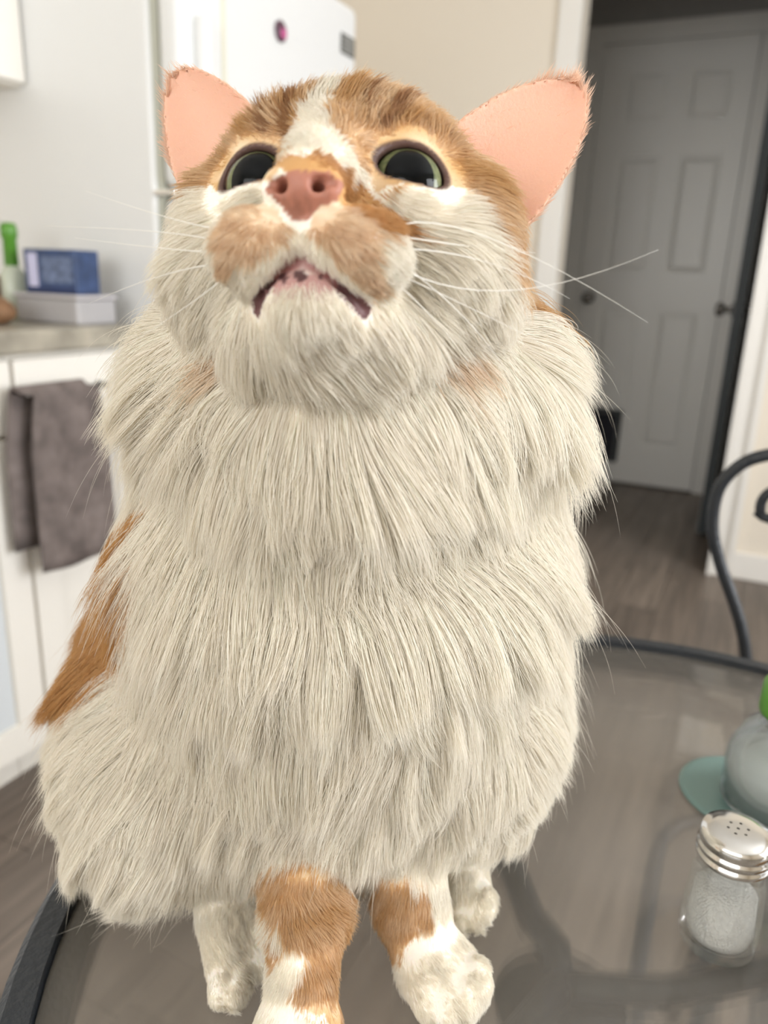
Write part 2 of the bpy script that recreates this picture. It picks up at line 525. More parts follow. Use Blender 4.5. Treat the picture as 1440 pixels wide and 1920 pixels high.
# ------------------------------------------------------------------ bistro table
TC = Vector((0.015, 0.335, 0))
TR = 0.302
tb = empty('bistro_table', TC)
tag(tb, 'round black iron bistro table with a rippled glass top', 'table')
def glass_top_material():
    m = bpy.data.materials.new('rippled_glass')
    m.use_nodes = True
    nt = m.node_tree
    nt.nodes.clear()
    out = nt.nodes.new('ShaderNodeOutputMaterial')
    tc = nt.nodes.new('ShaderNodeTexCoord')
    n1 = nt.nodes.new('ShaderNodeTexNoise')
    n1.inputs['Scale'].default_value = 38
    n1.inputs['Detail'].default_value = 1.5
    n1.inputs['Distortion'].default_value = 0.6
    bp = nt.nodes.new('ShaderNodeBump')
    bp.inputs['Strength'].default_value = 0.10
    bp.inputs['Distance'].default_value = 0.003
    nt.links.new(tc.outputs['Object'], n1.inputs['Vector'])
    nt.links.new(n1.outputs['Fac'], bp.inputs['Height'])
    tr = nt.nodes.new('ShaderNodeBsdfTransparent')
    tr.inputs['Color'].default_value = (0.96, 0.97, 0.96, 1)
    rf = nt.nodes.new('ShaderNodeBsdfRefraction')
    rf.inputs['IOR'].default_value = 1.12
    rf.inputs['Roughness'].default_value = 0.10
    rf.inputs['Color'].default_value = (0.95, 0.96, 0.95, 1)
    df = nt.nodes.new('ShaderNodeBsdfDiffuse')
    df.inputs['Color'].default_value = (0.26, 0.235, 0.205, 1)
    gl = nt.nodes.new('ShaderNodeBsdfGlossy')
    gl.inputs['Roughness'].default_value = 0.12
    fr_ = nt.nodes.new('ShaderNodeFresnel')
    fr_.inputs['IOR'].default_value = 1.45
    for nd_ in (rf, gl, fr_):
        nt.links.new(bp.outputs['Normal'], nd_.inputs['Normal'])
    a, b, c = (nt.nodes.new('ShaderNodeMixShader') for _ in range(3))
    a.inputs[0].default_value = 0.5
    b.inputs[0].default_value = 0.22
    nt.links.new(tr.outputs[0], a.inputs[1]); nt.links.new(rf.outputs[0], a.inputs[2])
    nt.links.new(a.outputs[0], b.inputs[1]); nt.links.new(df.outputs[0], b.inputs[2])
    geo = nt.nodes.new('ShaderNodeNewGeometry')
    one = nt.nodes.new('ShaderNodeMath'); one.operation = 'SUBTRACT'; one.inputs[0].default_value = 1.0
    nt.links.new(geo.outputs['Backfacing'], one.inputs[1])
    mu = nt.nodes.new('ShaderNodeMath'); mu.operation = 'MULTIPLY'
    nt.links.new(fr_.outputs[0], mu.inputs[0]); nt.links.new(one.outputs[0], mu.inputs[1])
    nt.links.new(mu.outputs[0], c.inputs[0])
    mu2 = nt.nodes.new('ShaderNodeMath'); mu2.operation = 'MULTIPLY'; mu2.inputs[1].default_value = 0.36
    nt.links.new(one.outputs[0], mu2.inputs[0]); nt.links.new(mu2.outputs[0], b.inputs[0])
    nt.links.new(b.outputs[0], c.inputs[1]); nt.links.new(gl.outputs[0], c.inputs[2])
    nt.links.new(c.outputs[0], out.inputs[0])
    return m
obj('glass_top', lathe([(0, TABLE_Z - 0.006), (TR - 0.008, TABLE_Z - 0.006), (TR - 0.008, TABLE_Z), (0, TABLE_Z)], 96), glass_top_material(), tb)
rim = [(TR - 0.019, TABLE_Z - 0.020), (TR + 0.004, TABLE_Z - 0.022), (TR + 0.008, TABLE_Z - 0.016), (TR + 0.008, TABLE_Z + 0.001), (TR + 0.004, TABLE_Z + 0.005), (TR - 0.007, TABLE_Z + 0.005), (TR - 0.0075, TABLE_Z - 0.007), (TR - 0.019, TABLE_Z - 0.008), (TR - 0.019, TABLE_Z - 0.020)]
obj('rim', lathe(rim, 96), M_iron, tb)
hub = Vector((-0.035, 0.288)) - TC.xy
def brace(pts, z0=0.711, rad=0.0075):
    P_ = [(p[0] - TC.x, p[1] - TC.y, z0 + 0.003 * math.sin(9 * i)) for i, p in enumerate(pts)]
    return obj('brace', tube(P_, rad, 8), M_iron, tb, smooth=True)
brace([(-0.035, 0.288), (-0.042, 0.306), (-0.058, 0.322), (-0.076, 0.346), (-0.094, 0.368), (-0.12, 0.42), (-0.155, 0.50), (-0.175, 0.552)])
brace([(-0.035, 0.288), (-0.012, 0.296), (0.010, 0.31), (0.055, 0.342), (0.11, 0.39), (0.18, 0.44), (0.26, 0.487)])
brace([(-0.035, 0.288), (-0.05, 0.24), (-0.03, 0.17), (-0.02, 0.10), (-0.025, 0.045)])
obj('pedestal', lathe([(0, 0.02), (0.022, 0.02), (0.022, 0.10), (0.016, 0.12), (0.014, 0.30), (0.02, 0.33), (0.014, 0.36), (0.014, 0.66), (0.028, 0.69), (0.03, 0.700), (0, 0.700)], 24, c=(hub.x, hub.y)), M_iron, tb, smooth=True)
for ang in (125, 245, 5):
    a = math.radians(ang)
    obj('foot', tube([(hub.x + r_ * math.cos(a), hub.y + r_ * math.sin(a), z_) for r_, z_ in ((0.0, 0.16), (0.06, 0.15), (0.13, 0.09), (0.19, 0.03), (0.23, 0.012), (0.25, 0.012))], 0.011, 10), M_iron, tb, smooth=True)

# wrought-iron chair tucked in on the far side
ch = empty('bistro_chair', (0.175, 0.82, 0))
tag(ch, 'black wrought-iron chair with scrolled back behind the glass table', 'chair')
hp = [(0.075, 0.455), (0.062, 0.55), (0.035, 0.675), (-0.001, 0.756), (-0.013, 0.795), (-0.012, 0.832), (0.004, 0.858), (0.028, 0.871), (0.06, 0.877)]
left = [(x - 0.175, 0, z) for x, z in hp]
def smooth_pts(P, n=6):
    out = []
    for i in range(len(P) - 1):
        p0, p1, p2, p3 = (Vector(P[max(i - 1, 0)]), Vector(P[i]), Vector(P[i + 1]), Vector(P[min(i + 2, len(P) - 1)]))
        for k in range(n):
            t = k / n
            out.append(0.5 * ((2 * p1) + (p2 - p0) * t + (2 * p0 - 5 * p1 + 4 * p2 - p3) * t * t + (3 * p1 - p0 - 3 * p2 + p3) * t ** 3))
    out.append(Vector(P[-1]))
    return out
hoop = left + [(0, 0, 0.884)] + [(-x, y, z) for x, y, z in left[::-1]]
obj('back_hoop', tube(smooth_pts(hoop), 0.0062, 10), M_iron, ch, smooth=True)
def scroll(sx):
    pts = []
    for i in range(40):
        f = i / 39
        a = math.radians(-40 + 430 * f)
        r_ = 0.004 + 0.017 * (1 - f)
        pts.append((sx * (-0.130 - r_ * math.cos(a) * 0.9), 0, 0.822 + r_ * math.sin(a)))
    tail = [(sx * -0.02, 0, 0.62), (sx * -0.04, 0, 0.72), (sx * -0.09, 0, 0.79)]
    return obj('scroll', tube(smooth_pts(tail + pts, 2), 0.005, 8), M_iron, ch, smooth=True)
scroll(1), scroll(-1)
obj('back_bar', tube([(0, 0, 0.455), (0, 0, 0.884)], 0.005, 8), M_iron, ch, smooth=True)
seat = [(-0.17, -0.36), (0.17, -0.36), (0.185, -0.2), (0.15, -0.01), (-0.15, -0.01), (-0.185, -0.2)]
obj('seat_ring', tube(smooth_pts([(x, y, 0.455) for x, y in seat] + [(seat[0][0], seat[0][1], 0.455)]), 0.008, 8), M_iron, ch, smooth=True)
for k in range(7):
    x = -0.13 + 0.26 * k / 6
    obj('seat_slat', box(x - 0.009, x + 0.009, -0.355, -0.012, 0.452, 0.458), M_iron, ch)
for lx, ly, fx, fy in ((-0.11, 0, -0.15, 0.03), (0.11, 0, 0.15, 0.03), (-0.16, -0.34, -0.17, -0.35), (0.16, -0.34, 0.17, -0.35)):
    obj('leg', tube([(lx, ly, 0.455), (fx, fy, 0.0065)], 0.0075, 8), M_iron, ch, smooth=True)

# ------------------------------------------------------------------ on the table
def glass_mat(name, color=(0.99, 0.995, 0.99), rough=0.02, ior=1.45, clear=0.78):
    m = bpy.data.materials.new(name)
    m.use_nodes = True
    nt = m.node_tree
    nt.nodes.clear()
    out = nt.nodes.new('ShaderNodeOutputMaterial')
    g = nt.nodes.new('ShaderNodeBsdfGlass')
    g.inputs['Color'].default_value = (*color, 1)
    g.inputs['Roughness'].default_value = rough
    g.inputs['IOR'].default_value = ior
    t = nt.nodes.new('ShaderNodeBsdfTransparent')
    t.inputs['Color'].default_value = (*color, 1)
    x = nt.nodes.new('ShaderNodeMixShader')
    x.inputs[0].default_value = clear
    nt.links.new(g.outputs[0], x.inputs[1]); nt.links.new(t.outputs[0], x.inputs[2])
    nt.links.new(x.outputs[0], out.inputs[0])
    return m
M_glass = glass_mat('shaker_glass')
def shaker(loc, label, fill_mat, fill_h, name='salt_shaker'):
    s = empty(name, loc, 0.3)
    s.scale = (0.82, 0.82, 0.84)
    tag(s, label, 'shaker')
    # ten-sided, softly dimpled glass jar
    bm = bmesh.new()
    rings = []
    SEG = 40
    for r_, z_ in ((0.0, 0.0), (0.0185, 0.0), (0.0205, 0.002), (0.021, 0.012), (0.0202, 0.028), (0.0185, 0.044), (0.0165, 0.052), (0.0160, 0.058), (0.0145, 0.058), (0.0150, 0.052), (0.0165, 0.043), (0.0182, 0.028), (0.0188, 0.012), (0.0175, 0.006), (0.0, 0.005)):
        if r_ == 0:
            rings.append([bm.verts.new((0, 0, z_))])
            continue
        ring = []
        for k in range(SEG):
            a = 2 * math.pi * k / SEG
            dim = 1 + (0.045 * math.cos(a * 8 + 20 * z_ * 8) * math.sin(z_ * 240) if 0.004 < z_ < 0.05 and r_ > 0.0184 else 0)
            ring.append(bm.verts.new((r_ * dim * math.cos(a), r_ * dim * math.sin(a), z_)))
        rings.append(ring)
    for A, B in zip(rings, rings[1:]):
        for k in range(SEG):
            j = (k + 1) % SEG
            if len(A) == 1:
                bm.faces.new((A[0], B[j], B[k]))
            elif len(B) == 1:
                bm.faces.new((A[k], A[j], B[0]))
            else:
                bm.faces.new((A[k], A[j], B[j], B[k]))
    bmesh.ops.recalc_face_normals(bm, faces=bm.faces[:])
    obj('glass_jar', bm, M_glass, s, smooth=True)
    rf = lambda z_: 0.0178 - 0.06 * max(0, z_ - 0.012)
    fb = lathe([(0, 0.0062), (0.0165, 0.0065), (rf(0.012) , 0.012), (rf(fill_h), fill_h), (0.008, fill_h + 0.003), (0, fill_h + 0.001)], 28)
    obj('contents', fb, fill_mat, s, smooth=True)
    lid_bm = lathe([(0.0150, 0.056), (0.0188, 0.0555), (0.0194, 0.0565), (0.0194, 0.0585), (0.0184, 0.0595), (0.0184, 0.0605), (0.0194, 0.0615), (0.0194, 0.0635), (0.0184, 0.0645), (0.0184, 0.0655), (0.0190, 0.0665), (0.0188, 0.070), (0.0175, 0.0722), (0.012, 0.0738)], 48)
    # flat top with seven real perforations
    cs_ = [(0.0052 * math.cos(math.pi * k / 3), 0.0052 * math.sin(math.pi * k / 3)) for k in range(6)] + [(0.0, 0.0)]
    HR = 0.0009
    loops = [[Vector((0.012 * math.cos(2 * math.pi * i / 48), 0.012 * math.sin(2 * math.pi * i / 48))) for i in range(48)]]
    loops += [[Vector((x + HR * math.cos(2 * math.pi * i / 12), y + HR * math.sin(2 * math.pi * i / 12))) for i in range(12)] for x, y in cs_]
    pv, pe = [], []
    for lp in loops:
        n0 = len(pv)
        pv += lp
        pe += [(n0 + i, n0 + (i + 1) % len(lp)) for i in range(len(lp))]
    cv, _, cf = delaunay_2d_cdt(pv, pe, [], 0, 1e-7)[:3]
    lv = [lid_bm.verts.new((v.x, v.y, 0.0738)) for v in cv]
    for f in cf:
        m_ = sum((cv[i] for i in f), Vector((0, 0))) / len(f)
        if all((m_ - Vector(c)).length > HR * 0.9 for c in cs_):
            lid_bm.faces.new([lv[i] for i in f])
    bmesh.ops.remove_doubles(lid_bm, verts=lid_bm.verts[:], dist=1e-6)
    bmesh.ops.recalc_face_normals(lid_bm, faces=lid_bm.faces[:])
    lid = obj('lid', lid_bm, M_chrome, s, smooth=True)
    for k in range(7):
        a = 2 * math.pi * k / 6
        r_ = 0.0052 if k < 6 else 0
        obj('hole', lathe([(HR, 0.0738), (HR, 0.0726)], 12, c=(r_ * math.cos(a), r_ * math.sin(a))), M_chrome, lid)
    return s
M_salt = mat('salt_white', (0.90, 0.885, 0.85), 0.8, noise=(400, 0.08), bump=(900, 0.8))
M_spice = mat('ground_spice_brown', (0.36, 0.19, 0.07), 0.8, noise=(500, 0.3), bump=(900, 0.8))
shaker((0.026, 0.329, TABLE_Z + 0.0003), 'glass salt shaker with chrome lid, half full of white salt', M_salt, 0.034)
shaker((0.072, 0.329, TABLE_Z + 0.0003), 'glass shaker filled with brown ground spice beside the salt shaker', M_spice, 0.03, 'spice_shaker')
cs = obj('reflection_disc', lathe([(0, 0), (0.036, 0), (0.038, 0.001), (0.038, 0.002), (0.036, 0.003), (0, 0.003)], 48), mat('teal_reflection', (0.15, 0.24, 0.22), 0.35), None, (0.036, 0.452, TABLE_Z + 0.0003), smooth=False)  # solid teal disc standing in for a teal reflection in the glass top
tag(cs, 'thin round teal disc added as a reflection on the glass under the green-capped bottle', 'reflection_disc')
wb = empty('squeeze_bottle', (0.050, 0.446, TABLE_Z + 0.0035))
wb.scale = (1, 1, 0.74)
tag(wb, 'clear bottle with a bright green cap, standing on the teal reflection disc', 'bottle')
obj('clear_body', lathe([(0, 0), (0.026, 0), (0.029, 0.004), (0.0295, 0.03), (0.029, 0.045), (0.022, 0.066), (0.013, 0.077), (0.012, 0.084), (0.0105, 0.084), (0.0115, 0.076), (0.020, 0.065), (0.0275, 0.045), (0.028, 0.03), (0.0275, 0.005), (0, 0.003)], 44), glass_mat('bottle_clear', (0.93, 0.95, 0.96), 0.12, 1.3, 0.5), wb, smooth=True)
obj('contents', lathe([(0, 0.004), (0.026, 0.005), (0.0270, 0.03), (0.0265, 0.043), (0, 0.044)], 36), mat('bottle_contents_pale', (0.55, 0.55, 0.50), 0.5), wb, smooth=True)
obj('cap', lathe([(0.0125, 0.080), (0.0165, 0.080), (0.0172, 0.083), (0.0172, 0.104), (0.0150, 0.109), (0.006, 0.112), (0, 0.112)], 36), M_green, wb, smooth=True)
# ------------------------------------------------------------------ the cat
rng = np.random.default_rng(7)
RCC = np.array(Matrix.Rotation(math.pi / 2 - PITCH, 3, 'X') @ Matrix.Rotation(ROLL, 3, 'Z'))
EYE = np.array([0, 0, CAM_H])

def CP(px, py, Y):
    """point on the pixel's ray at horizontal distance Y ahead of the camera (camera-yaw frame), and metres per pixel there"""
    d = RCC @ np.array([(px - 720) / FPX, -(py - 960) / FPX, -1.0])
    t = Y / d[1]
    return EYE + t * d, t / FPX

def cproj(p):
    q = (p - EYE) @ RCC
    w = -q[:, 2]
    return 720 + FPX * q[:, 0] / w, 960 - FPX * q[:, 1] / w

def unit(v):
    return v / np.maximum(np.linalg.norm(v, axis=-1, keepdims=True), 1e-9)

# head frame: origin midway between the eyes, X to the cat's left, F out of the face, U up
HO, _ = CP(616, 328, 0.236)
_v = unit(EYE - HO)
_x = unit(np.array([1.0, 0.0, 0.0]) - _v * _v[0])
_u = np.cross(_v, _x) * -1.0
_u = _u if _u[2] > 0 else -_u
_al, _ps, _ro = math.radians(31), math.radians(13.5), math.radians(-4.2)
_x, _u = _x * math.cos(_ro) + _u * math.sin(_ro), _u * math.cos(_ro) - _x * math.sin(_ro)
_f = _v * math.cos(_al) + _u * math.sin(_al)
_u = _u * math.cos(_al) - _v * math.sin(_al)
HF = _f * math.cos(_ps) - _x * math.sin(_ps)
HX = _x * math.cos(_ps) + _f * math.sin(_ps)
HU = _u
HB = np.stack([HX, HF, HU])          # rows

def H2W(x, f, u):
    return HO + (x * HX + f * HF + u * HU) * 0.001

class Prim:
    def __init__(s, kind, k, L, flow, head=False, **kw):
        s.kind, s.k, s.L, s.flow, s.head = kind, k, L, flow, head
        s.__dict__.update(kw)
    def bounds(s):
        return s.c - s.R, s.c + s.R
    def d(s, p):
        if s.kind == 'ell':
            q = (p - s.c) @ s.B.T if s.B is not None else (p - s.c)
            a = np.linalg.norm(q / s.r, axis=-1)
            b = np.linalg.norm(q / (s.r * s.r), axis=-1)
            return a * (a - 1) / np.maximum(b, 1e-6)
        if s.kind == 'cap':
            ab = s.b - s.a
            t = np.clip(((p - s.a) @ ab) / (ab @ ab), 0, 1)
            return np.linalg.norm(p - s.a - t[..., None] * ab, axis=-1) - (s.ra + (s.rb - s.ra) * t)
        if s.kind == 'ear':
            q = p - s.M
            a, b, c = q @ s.eu, (q @ s.ev) / s.H, q @ s.en
            bb = np.clip(b, 0, 1)
            w = s.W * np.maximum(1 - bb ** 2.2, 0.0) ** 0.66 * (1 + 0.12 * np.clip(-b, 0, 1)) + 1e-4
            rel = np.clip(a / w, -1.2, 1.2)
            c0 = -s.cup * (1 - rel ** 2) * (1 - 0.8 * bb) + 0.002
            d1 = np.abs(c - c0) * 0.8 - 0.0015
            return np.maximum(np.maximum(d1, (np.abs(a) - w) * 0.75), np.maximum((b - 1) * s.H, (-0.4 - b) * s.H))

PR = []

def E_px(px, py, Y, rx, rz, ry, k, L, flow, tilt=0.0):
    c, m = CP(px, py, Y)
    B = None
    if tilt:
        t = math.radians(tilt)
        B = np.array([[math.cos(t), 0, -math.sin(t)], [0, 1, 0], [math.sin(t), 0, math.cos(t)]])
    r = np.array([rx * m, ry, rz * m])
    PR.append(Prim('ell', k, L, flow, c=c, r=r, B=B, R=float(r.max()) + 0.03))

def C_px(a, b, k, L, flow):
    (pa, ma), (pb, mb) = CP(*a[:3]), CP(*b[:3])
    ra, rb = a[3] * ma, b[3] * mb
    PR.append(Prim('cap', k, L, flow, a=pa, b=pb, ra=ra, rb=rb, c=(pa + pb) / 2, R=float(np.linalg.norm(pa - pb) / 2 + max(ra, rb) + 0.025)))

def E_h(c, r, k, L, flow='face'):
    r = np.array(r) * 0.001
    PR.append(Prim('ell', k * 0.001, L, flow, True, c=H2W(*c), r=r, B=HB, R=float(r.max()) + 0.02))

def C_h(a, b, ra, rb, k, L, flow='face'):
    pa, pb = H2W(*a), H2W(*b)
    PR.append(Prim('cap', k * 0.001, L, flow, True, a=pa, b=pb, ra=ra * 0.001, rb=rb * 0.001, c=(pa + pb) / 2, R=float(np.linalg.norm(pa - pb) / 2 + max(ra, rb) * 0.001 + 0.015)))

# trunk (fur length in metres, flow name)
E_px(590, 1270, 0.355, 395, 345, 0.095, 0.03, 0.034, 'body')
E_px(655, 960, 0.316, 365, 350, 0.060, 0.03, 0.044, 'ruff')
E_px(665, 705, 0.296, 370, 215, 0.054, 0.03, 0.044, 'ruff')
E_px(640, 1170, 0.302, 325, 330, 0.055, 0.03, 0.042, 'ruff')
E_px(645, 1075, 0.301, 320, 170, 0.055, 0.03, 0.042, 'ruff')
E_px(318, 1400, 0.330, 155, 205, 0.075, 0.03, 0.024, 'haunch')
E_px(890, 1310, 0.345, 135, 200, 0.070, 0.03, 0.026, 'haunch')
E_px(600, 1200, 0.42, 300, 330, 0.08, 0.04, 0.035, 'body')
# front legs and paws
C_px((545, 1480, 0.285, 80), (575, 1700, 0.256, 74), 0.012, 0.010, 'leg')
C_px((575, 1700, 0.256, 74), (562, 1890, 0.230, 62), 0.008, 0.007, 'leg')
E_px(556, 1948, 0.222, 86, 52, 0.021, 0.008, 0.005, 'paw')
for tx, ty in ((500, 1985), (535, 2000), (575, 2002), (610, 1985)):
    E_px(tx, ty, 0.212, 26, 28, 0.012, 0.003, 0.004, 'paw')
C_px((775, 1480, 0.295, 78), (768, 1680, 0.275, 62), 0.012, 0.010, 'leg')
C_px((768, 1680, 0.275, 62), (800, 1790, 0.262, 62), 0.008, 0.008, 'leg')
E_px(832, 1832, 0.252, 82, 58, 0.021, 0.008, 0.006, 'paw', tilt=20)
for tx, ty, ty2 in ((800, 1868, 0.241), (838, 1876, 0.238), (872, 1862, 0.240), (895, 1835, 0.247)):
    E_px(tx, ty, ty2, 27, 30, 0.011, 0.003, 0.004, 'paw')
# hind paws
C_px((400, 1560, 0.310, 60), (430, 1822, 0.2565, 42), 0.010, 0.007, 'paw')
E_px(416, 1846, 0.2495, 24, 30, 0.010, 0.003, 0.004, 'paw')
E_px(446, 1848, 0.2495, 23, 30, 0.010, 0.003, 0.004, 'paw')
C_px((455, 1600, 0.305, 45), (486, 1812, 0.260, 26), 0.006, 0.006, 'paw')
C_px((850, 1560, 0.325, 56), (874, 1680, 0.293, 48), 0.010, 0.007, 'paw')
for tx, ty in ((862, 1712), (890, 1708), (908, 1690)):
    E_px(tx, ty, 0.285, 22, 26, 0.010, 0.003, 0.004, 'paw')
NB = len(PR)
# head
E_h((0, -40, 6), (42, 43, 40), 10, 0.013, 'crown')
C_h((0, -44, -14), (0, -70, -62), 36, 44, 20, 0.032, 'cheek')
for sx in (-1, 1):
    E_h((sx * 31, -31, -18), (23, 27, 22), 12, 0.017, 'cheek')
    E_h((sx * 37, -30, -2), (14.5, 22, 21), 10, 0.012, 'cheek')
    E_h((sx * 18, -13, 14), (16, 13, 12), 8, 0.010)
    E_h((sx * 21, -9, 0), (12.6, 12.6, 12.6), 4, 0.006)
C_h((0, -4, 7), (0, 20, -14), 13.5, 8.5, 7, 0.0060)
E_h((0, 25, -18.5), (9.6, 6.5, 6.6), 3, 0.001)
for sx in (-1, 1):
    E_h((sx * 11.8, 15.5, -31), (13.8, 13, 10.8), 5.0, 0.0055)
    E_h((sx * 5.6, 26.5, -19.5), (4.6, 4.0, 4.2), 1.5, 0.001)
E_h((0, 10.3, -43.8), (11.5, 11, 7.5), 4, 0.007)
E_h((0, -16, -40), (27, 28, 17), 10, 0.022, 'cheek')
EARS = []
for sx in (-1, 1):
    A, Bq, T = H2W(sx * 27, -40, 36), H2W(sx * 52, -47, 2), (H2W(74, -48, 60) if sx > 0 else H2W(-70, -46, 69))
    M = (A + Bq) / 2
    ev = unit(T - M)
    en = unit(np.cross(Bq - A, T - A))
    en = en if en @ HF > 0 else -en
    en = unit(en + 0.10 * sx * HX)
    en = unit(en - ev * (en @ ev))
    eu = np.cross(ev, en)
    e = Prim('ear', 0.005, 0.0024, 'ear', True, M=M, ev=ev, en=en, eu=eu, H=float(np.linalg.norm(T - M)), W=0.0205, cup=0.011,
             c=(M + T) / 2, R=0.05)
    EARS.append(e)
    PR.append(e)

# carved hollows: eye openings, nostrils, mouth
def eye_frame(sx):
    ax = unit(HF + sx * 0.30 * HX + 0.12 * HU)
    up = unit(HU - ax * (HU @ ax) + sx * 0.10 * HX)
    up = unit(up - ax * (up @ ax))
    rt = np.cross(ax, up) * -1
    rt = rt if rt @ HX > 0 else -rt
    return H2W(sx * 21, -9, 0), ax, up, rt
EYES = [eye_frame(-1), eye_frame(1)]

def eye_open(p, e):
    c, ax, up, rt = e
    q = p - c
    a, b, z = q @ rt, q @ up, q @ ax
    hb = np.where(b > 0, 0.0072, 0.0046)
    g = np.sqrt((a / 0.0098) ** 2 + (b / hb) ** 2)
    return np.maximum((g - 1) * 0.0075, 0.002 - z), g, z

MOUTH = []
for sx in (-1, 1):
    pts = [(0, 22.5, -36.4, 1.4), (sx * 4.5, 21.3, -37.8, 1.3), (sx * 8.5, 18.5, -40.4, 1.0), (sx * 12, 14, -42.8, 0.8), (sx * 14.5, 9.5, -44.2, 0.5)]
    MOUTH += [(H2W(*a[:3]), H2W(*b[:3]), a[3] * .001, b[3] * .001) for a, b in zip(pts, pts[1:])]
MOUTH.append((H2W(0, 29, -26.5), H2W(0, 25, -36), 0.0009, 0.0012))
NOSTRIL = [(H2W(sx * 4.6, 31.0, -20.8), H2W(sx * 8.0, 28.6, -19.6), 0.0019, 0.0010) for sx in (-1, 1)]
NOSTRIL += [(H2W(sx * 4.8, 31.0, -20.8), H2W(sx * 3.6, 23.0, -20.0), 0.0018, 0.0014) for sx in (-1, 1)]   # passage going in

def cap_d(p, a, b, ra, rb):
    ab = b - a
    t = np.clip(((p - a) @ ab) / (ab @ ab), 0, 1)
    return np.linalg.norm(p - a - t[..., None] * ab, axis=-1) - (ra + (rb - ra) * t)

def spaced(lo, f0, f1, hi, coarse, fine):
    a = np.arange(lo, f0, coarse)
    b = np.arange(f0, f1, fine)
    c = np.arange(f1, hi, coarse)
    return np.concatenate([a, b, c]).astype(np.float64)

GX = spaced(-0.20, HO[0] - 0.092, HO[0] + 0.092, 0.155, 0.0026, 0.0009)
GY = spaced(0.18, 0.185, 0.31, 0.53, 0.0026, 0.0009)
GZ = spaced(0.72, HO[2] - 0.065, HO[2] + 0.088, HO[2] + 0.095, 0.0026, 0.0009)
V = np.full((len(GX), len(GY), len(GZ)), 0.5, np.float32)

def sub(lo, hi):
    return tuple(slice(max(0, np.searchsorted(g, l) - 1), np.searchsorted(g, h) + 1) for g, l, h in zip((GX, GY, GZ), lo, hi))

def grid(s):
    return np.stack(np.meshgrid(GX[s[0]], GY[s[1]], GZ[s[2]], indexing='ij'), -1)

for pr in PR:
    s = sub(*pr.bounds())
    d = pr.d(grid(s)).astype(np.float32)
    o = V[s]
    h = np.clip(0.5 + 0.5 * (o - d) / pr.k, 0, 1)
    V[s] = o + (d - o) * h - pr.k * h * (1 - h)

def carve(s, d, k):
    o = V[s]
    d = -d.astype(np.float32)
    h = np.clip(0.5 - 0.5 * (o - d) / k, 0, 1)
    V[s] = o + (d - o) * h + k * h * (1 - h)

for e in EYES:
    s = sub(e[0] - 0.02, e[0] + 0.02)
    carve(s, eye_open(grid(s), e)[0], 0.0012)
for a, b, ra, rb in MOUTH + NOSTRIL:
    s = sub(np.minimum(a, b) - 0.008, np.maximum(a, b) + 0.008)
    carve(s, cap_d(grid(s), a, b, ra, rb), 0.0012)
s = sub((-1, -1, 0), (1, 1, TABLE_Z + 0.02))
carve(s, np.broadcast_to(GZ[s[2]] - TABLE_Z - 0.0008, V[s].shape), 0.003)

def surface_nets(V, gx, gy, gz):
    ins = V < 0
    nx, ny, nz = V.shape
    cnt = np.zeros((nx - 1, ny - 1, nz - 1), np.int8)
    for i in (0, 1):
        for j in (0, 1):
            for k in (0, 1):
                cnt += ins[i:nx - 1 + i, j:ny - 1 + j, k:nz - 1 + k]
    act = np.argwhere((cnt > 0) & (cnt < 8))
    idx = np.full(cnt.shape, -1, np.int32)
    idx[act[:, 0], act[:, 1], act[:, 2]] = np.arange(len(act))
    acc = np.zeros((len(act), 3))
    n = np.zeros(len(act))
    G = (gx, gy, gz)
    corners = [(i, j, k) for i in (0, 1) for j in (0, 1) for k in (0, 1)]
    for a in corners:
        for ax in range(3):
            if a[ax]:
                continue
            b = list(a); b[ax] = 1
            A, B = act + np.array(a), act + np.array(b)
            va, vb = V[A[:, 0], A[:, 1], A[:, 2]], V[B[:, 0], B[:, 1], B[:, 2]]
            m = (va < 0) != (vb < 0)
            t = np.where(m, va / np.where(m, va - vb, 1), 0)
            pa = np.stack([G[q][A[:, q]] for q in range(3)], -1)
            pb = np.stack([G[q][B[:, q]] for q in range(3)], -1)
            acc += np.where(m[:, None], pa + t[:, None] * (pb - pa), 0)
            n += m
    verts = acc / n[:, None]
    faces = []
    for ax in range(3):
        u, w = [q for q in range(3) if q != ax]
        sl0, sl1 = [slice(None)] * 3, [slice(None)] * 3
        sl0[ax], sl1[ax] = slice(0, -1), slice(1, None)
        e = ins[tuple(sl0)] != ins[tuple(sl1)]
        ed = np.argwhere(e)
        ed = ed[(ed[:, u] > 0) & (ed[:, w] > 0) & (ed[:, u] < V.shape[u] - 1) & (ed[:, w] < V.shape[w] - 1)]
        def cell(du, dw):
            c = ed.copy(); c[:, u] -= du; c[:, w] -= dw
            return idx[c[:, 0], c[:, 1], c[:, 2]]
        q = np.stack([cell(1, 1), cell(0, 1), cell(0, 0), cell(1, 0)], -1)
        inside_first = ins[ed[:, 0], ed[:, 1], ed[:, 2]]
        flip = inside_first if ax != 1 else ~inside_first
        q[~flip] = q[~flip][:, ::-1]
        faces.append(q)
    return verts, np.concatenate(faces)

VERT, QUAD = surface_nets(V, GX, GY, GZ)
# drop detached crumbs: keep the largest piece
lab = np.arange(len(VERT))
ea = np.concatenate([QUAD[:, 0], QUAD[:, 1], QUAD[:, 2], QUAD[:, 3]])
eb = np.concatenate([QUAD[:, 1], QUAD[:, 2], QUAD[:, 3], QUAD[:, 0]])
for _ in range(400):
    new = lab.copy()
    np.minimum.at(new, ea, lab[eb]); np.minimum.at(new, eb, lab[ea])
    new = new[new]
    if (new == lab).all():
        break
    lab = new
main = np.bincount(lab).argmax()
keep = lab == main
remap = np.cumsum(keep) - 1
QUAD = remap[QUAD[keep[QUAD[:, 0]]]]
VERT = VERT[keep]
